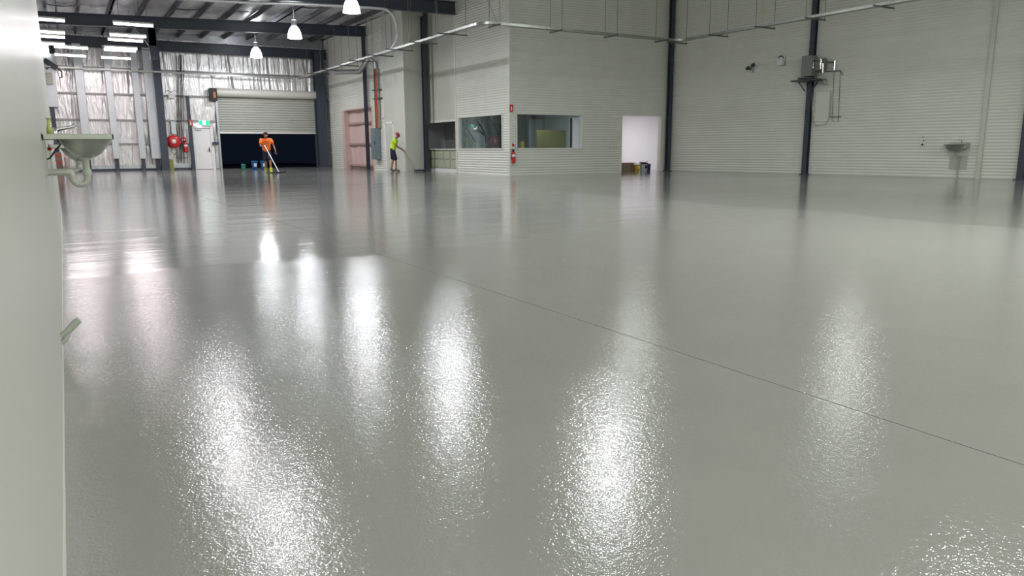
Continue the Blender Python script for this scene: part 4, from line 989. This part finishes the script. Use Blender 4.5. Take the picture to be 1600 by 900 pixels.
    for k in 'LR':
        V = []; E = []; an = P['an'+k]; td = Vector(J['toe'+k]).normalized(); hz = Vector((0, 0, 1))
        top = an.lerp(P['kn'+k], .30 if tall_boot else .18)
        V = [(*(top+hz*.03), .068), (*an, .066), (*(an+td*.02-hz*.025), .068), (*(an+td*.10-hz*.04), (.058, .052)), (*(an+td*.19-hz*.045), (.055, .045))]
        skin_obj('boot', V, [(0, 1), (1, 2), (2, 3), (3, 4)], boots, t, loc, rz, 1, (0,), sc)
    Mx = Matrix.Translation(loc) @ Matrix.Rotation(rz, 4, 'Z') @ Matrix.Scale(sc, 4)
    hc = P['neck']+hd*.16
    # face details
    def tm(mb): mb.v = [tuple(Mx @ Vector(q)) for q in mb.v]; return mb
    for s in (-1, 1):
        c = P['neck']+hd*.155+hf*.084+sdv*s*.032; tm(MB().lathe([(0, -.011), (.008, -.007), (.011, 0), (.008, .007), (0, .011)], c, 8)).build('eye', M['white_pl'] if False else M['hair'], t)
    c = P['neck']+hd*.095+hf*.094; tm(MB().bar(c-sdv*.022, c+sdv*.022, .006, .008)).build('mouth', M['cap'], t)
    # hair or cap
    rot = Matrix((sdv, -hf, hd)).transposed()
    if head_kind == 'hair':
        prof = [(.086, -.005), (.091, .04), (.088, .065), (.068, .092), (.035, .108), (0, .112)]
        mb = MB(); n = 22; vs = []
        for r_, z_ in prof:
            for k in range(n):
                a = 2*pi*k/n; lx, ly = r_*cos(a), r_*1.12*sin(a)
                zz = z_ - (.045 if (sin(a) > .35 and z_ < .0) else 0) + (.045 if (sin(a) < -.3 and z_ < .0) else 0)
                vs.append(P['neck']+hd*.155+rot @ Vector((lx*(1+random.uniform(-.03, .03)), ly, zz)))
        mb.add(vs, [(i*n+k, i*n+(k+1) % n, (i+1)*n+(k+1) % n, (i+1)*n+k) for i in range(len(prof)-1) for k in range(n)], True)
        tm(mb).build('hair', M['hair'], t)
    else:
        c = P['neck']+hd*.155
        tm(MB().lathe([(.098, -.035), (.099, .02), (.092, .055), (.07, .085), (.035, .10), (0, .104)], c, 22, sy=1.12, rot=rot)).build('cap', M['cap'], t)
        vs = []
        for i in range(9):
            a = pi*i/8
            for rr, dz_ in ((.095, 0.012), (.165, -.008)): vs.append(c+rot @ Vector((rr*.95*cos(a)*(1 if rr < .1 else .55), -.0-rr*1.15*sin(a), dz_)))
        tm(MB().add(vs, [(2*i, 2*i+1, 2*i+3, 2*i+2) for i in range(8)], True)).build('cap_peak', M['cap'], t)
    return t

# worker in orange, walking towards us, pushing a long squeegee
W1 = floor_at(418.5, 34.2)
J1 = dict(pelvis=(0, .04, .93), chest=(.0, -.10, 1.24), neck=(.0, -.20, 1.45), head=(0, -.25, 1.68), face=(0, -1, -.25),
          shL=(.20, -.14, 1.40), shR=(-.20, -.14, 1.40), elL=(.30, -.10, 1.14), wrL=(.36, -.22, .91), elR=(-.24, -.20, 1.13), wrR=(-.13, -.40, 1.12),
          hdL=(.1, -.1, -1), hdR=(.6, -.5, -.1), curlL=.35, curlR=1.1,
          hipL=(.09, .04, .90), hipR=(-.09, .04, .90), knL=(.12, -.14, .50), knR=(-.06, .12, .47), anL=(.13, -.10, .09), anR=(-.07, .36, .10), toeL=(.1, -1, 0), toeR=(0, -1, -.1))
person('person in an orange shirt and dark shorts pushing a long handled squeegee', W1, radians(-12), J1, M['hiorange'], M['shorts'], M['sock'], 'hair', 1.04, True)
mr = Matrix.Rotation(radians(-12), 3, 'Z')
g0 = W1 + mr @ Vector((-.06, -.44, 1.12))*1.04
q_ = at(436, 267, 2, .06); g1 = Vector((at(435.5, 265, 1, 33.0).x, 33.0, .06)); g00 = g0 + (g0-g1).normalized()*.06
t = thing('floor_squeegee', 'wide squeegee with a bright aluminium handle held by the worker in orange', 'squeegee', (g1.x, g1.y, 0))
MB().tube([g1, g00], .019, 10).build('handle', M['alu'], t); a_ = radians(20)
MB().box(g1+Vector((0, 0, -.02)), (.62, .05, .05), .12).build('head', M['black'], t); MB().box(g1+Vector((0, -.01, -.045)), (.64, .02, .03), .12).build('blade', M['char'], t)
# worker in yellow, seen from the side, looking down
W2 = Vector((at(617, 266, 1, 31.5).x-.02, 31.5, 0))
J2 = dict(pelvis=(0, .05, .93), chest=(.0, -.02, 1.24), neck=(.0, -.12, 1.45), head=(0, -.22, 1.66), face=(0, -1, -.75),
          shL=(.19, -.04, 1.39), shR=(-.19, -.04, 1.39), elL=(.25, -.12, 1.11), wrL=(.12, -.34, .98), elR=(-.24, -.14, 1.12), wrR=(-.08, -.44, .90),
          hdL=(-.4, -.7, -.4), hdR=(.3, -.8, -.5), curlL=1.1, curlR=1.1,
          hipL=(.09, .05, .90), hipR=(-.09, .05, .90), knL=(.10, .06, .49), knR=(-.10, -.08, .49), anL=(.10, .14, .09), anR=(-.11, -.06, .09), toeL=(0, -1, 0), toeR=(0, -1, 0))
rz2 = radians(68)
person('person in a yellow shirt, navy shorts and red cap mopping beside the cream wall', W2, rz2, J2, M['hiyellow'], M['shorts'], M['boot'], 'cap', 1.02)
m2 = Matrix.Rotation(rz2, 3, 'Z')
g0 = W2 + m2 @ Vector((.0, -.46, .89))*1.02; gB = W2 + m2 @ Vector((.10, -.36, 1.0))*1.02
g1 = Vector((at(653, 265, 1, 31.0).x, 31.0-.02, .07))
dirh = (g0-g1).normalized()
t = thing('floor_mop', 'low grey floor scrubber pad on a thin handle held by the worker in yellow', 'mop', (g1.x+.1, g1.y, 0))
MB().tube([g1, g0+dirh*.22], .016, 10).build('handle', M['wood'], t)
xm = at(656, 266, 1, 31.0).x
MB().box((xm, 31.0, .055), (.52, .16, .09), .1).build('pad', M['char'], t, .02); MB().box((xm, 31.0, .115), (.36, .08, .04), .1).build('pad_holder', M['pvc'], t)
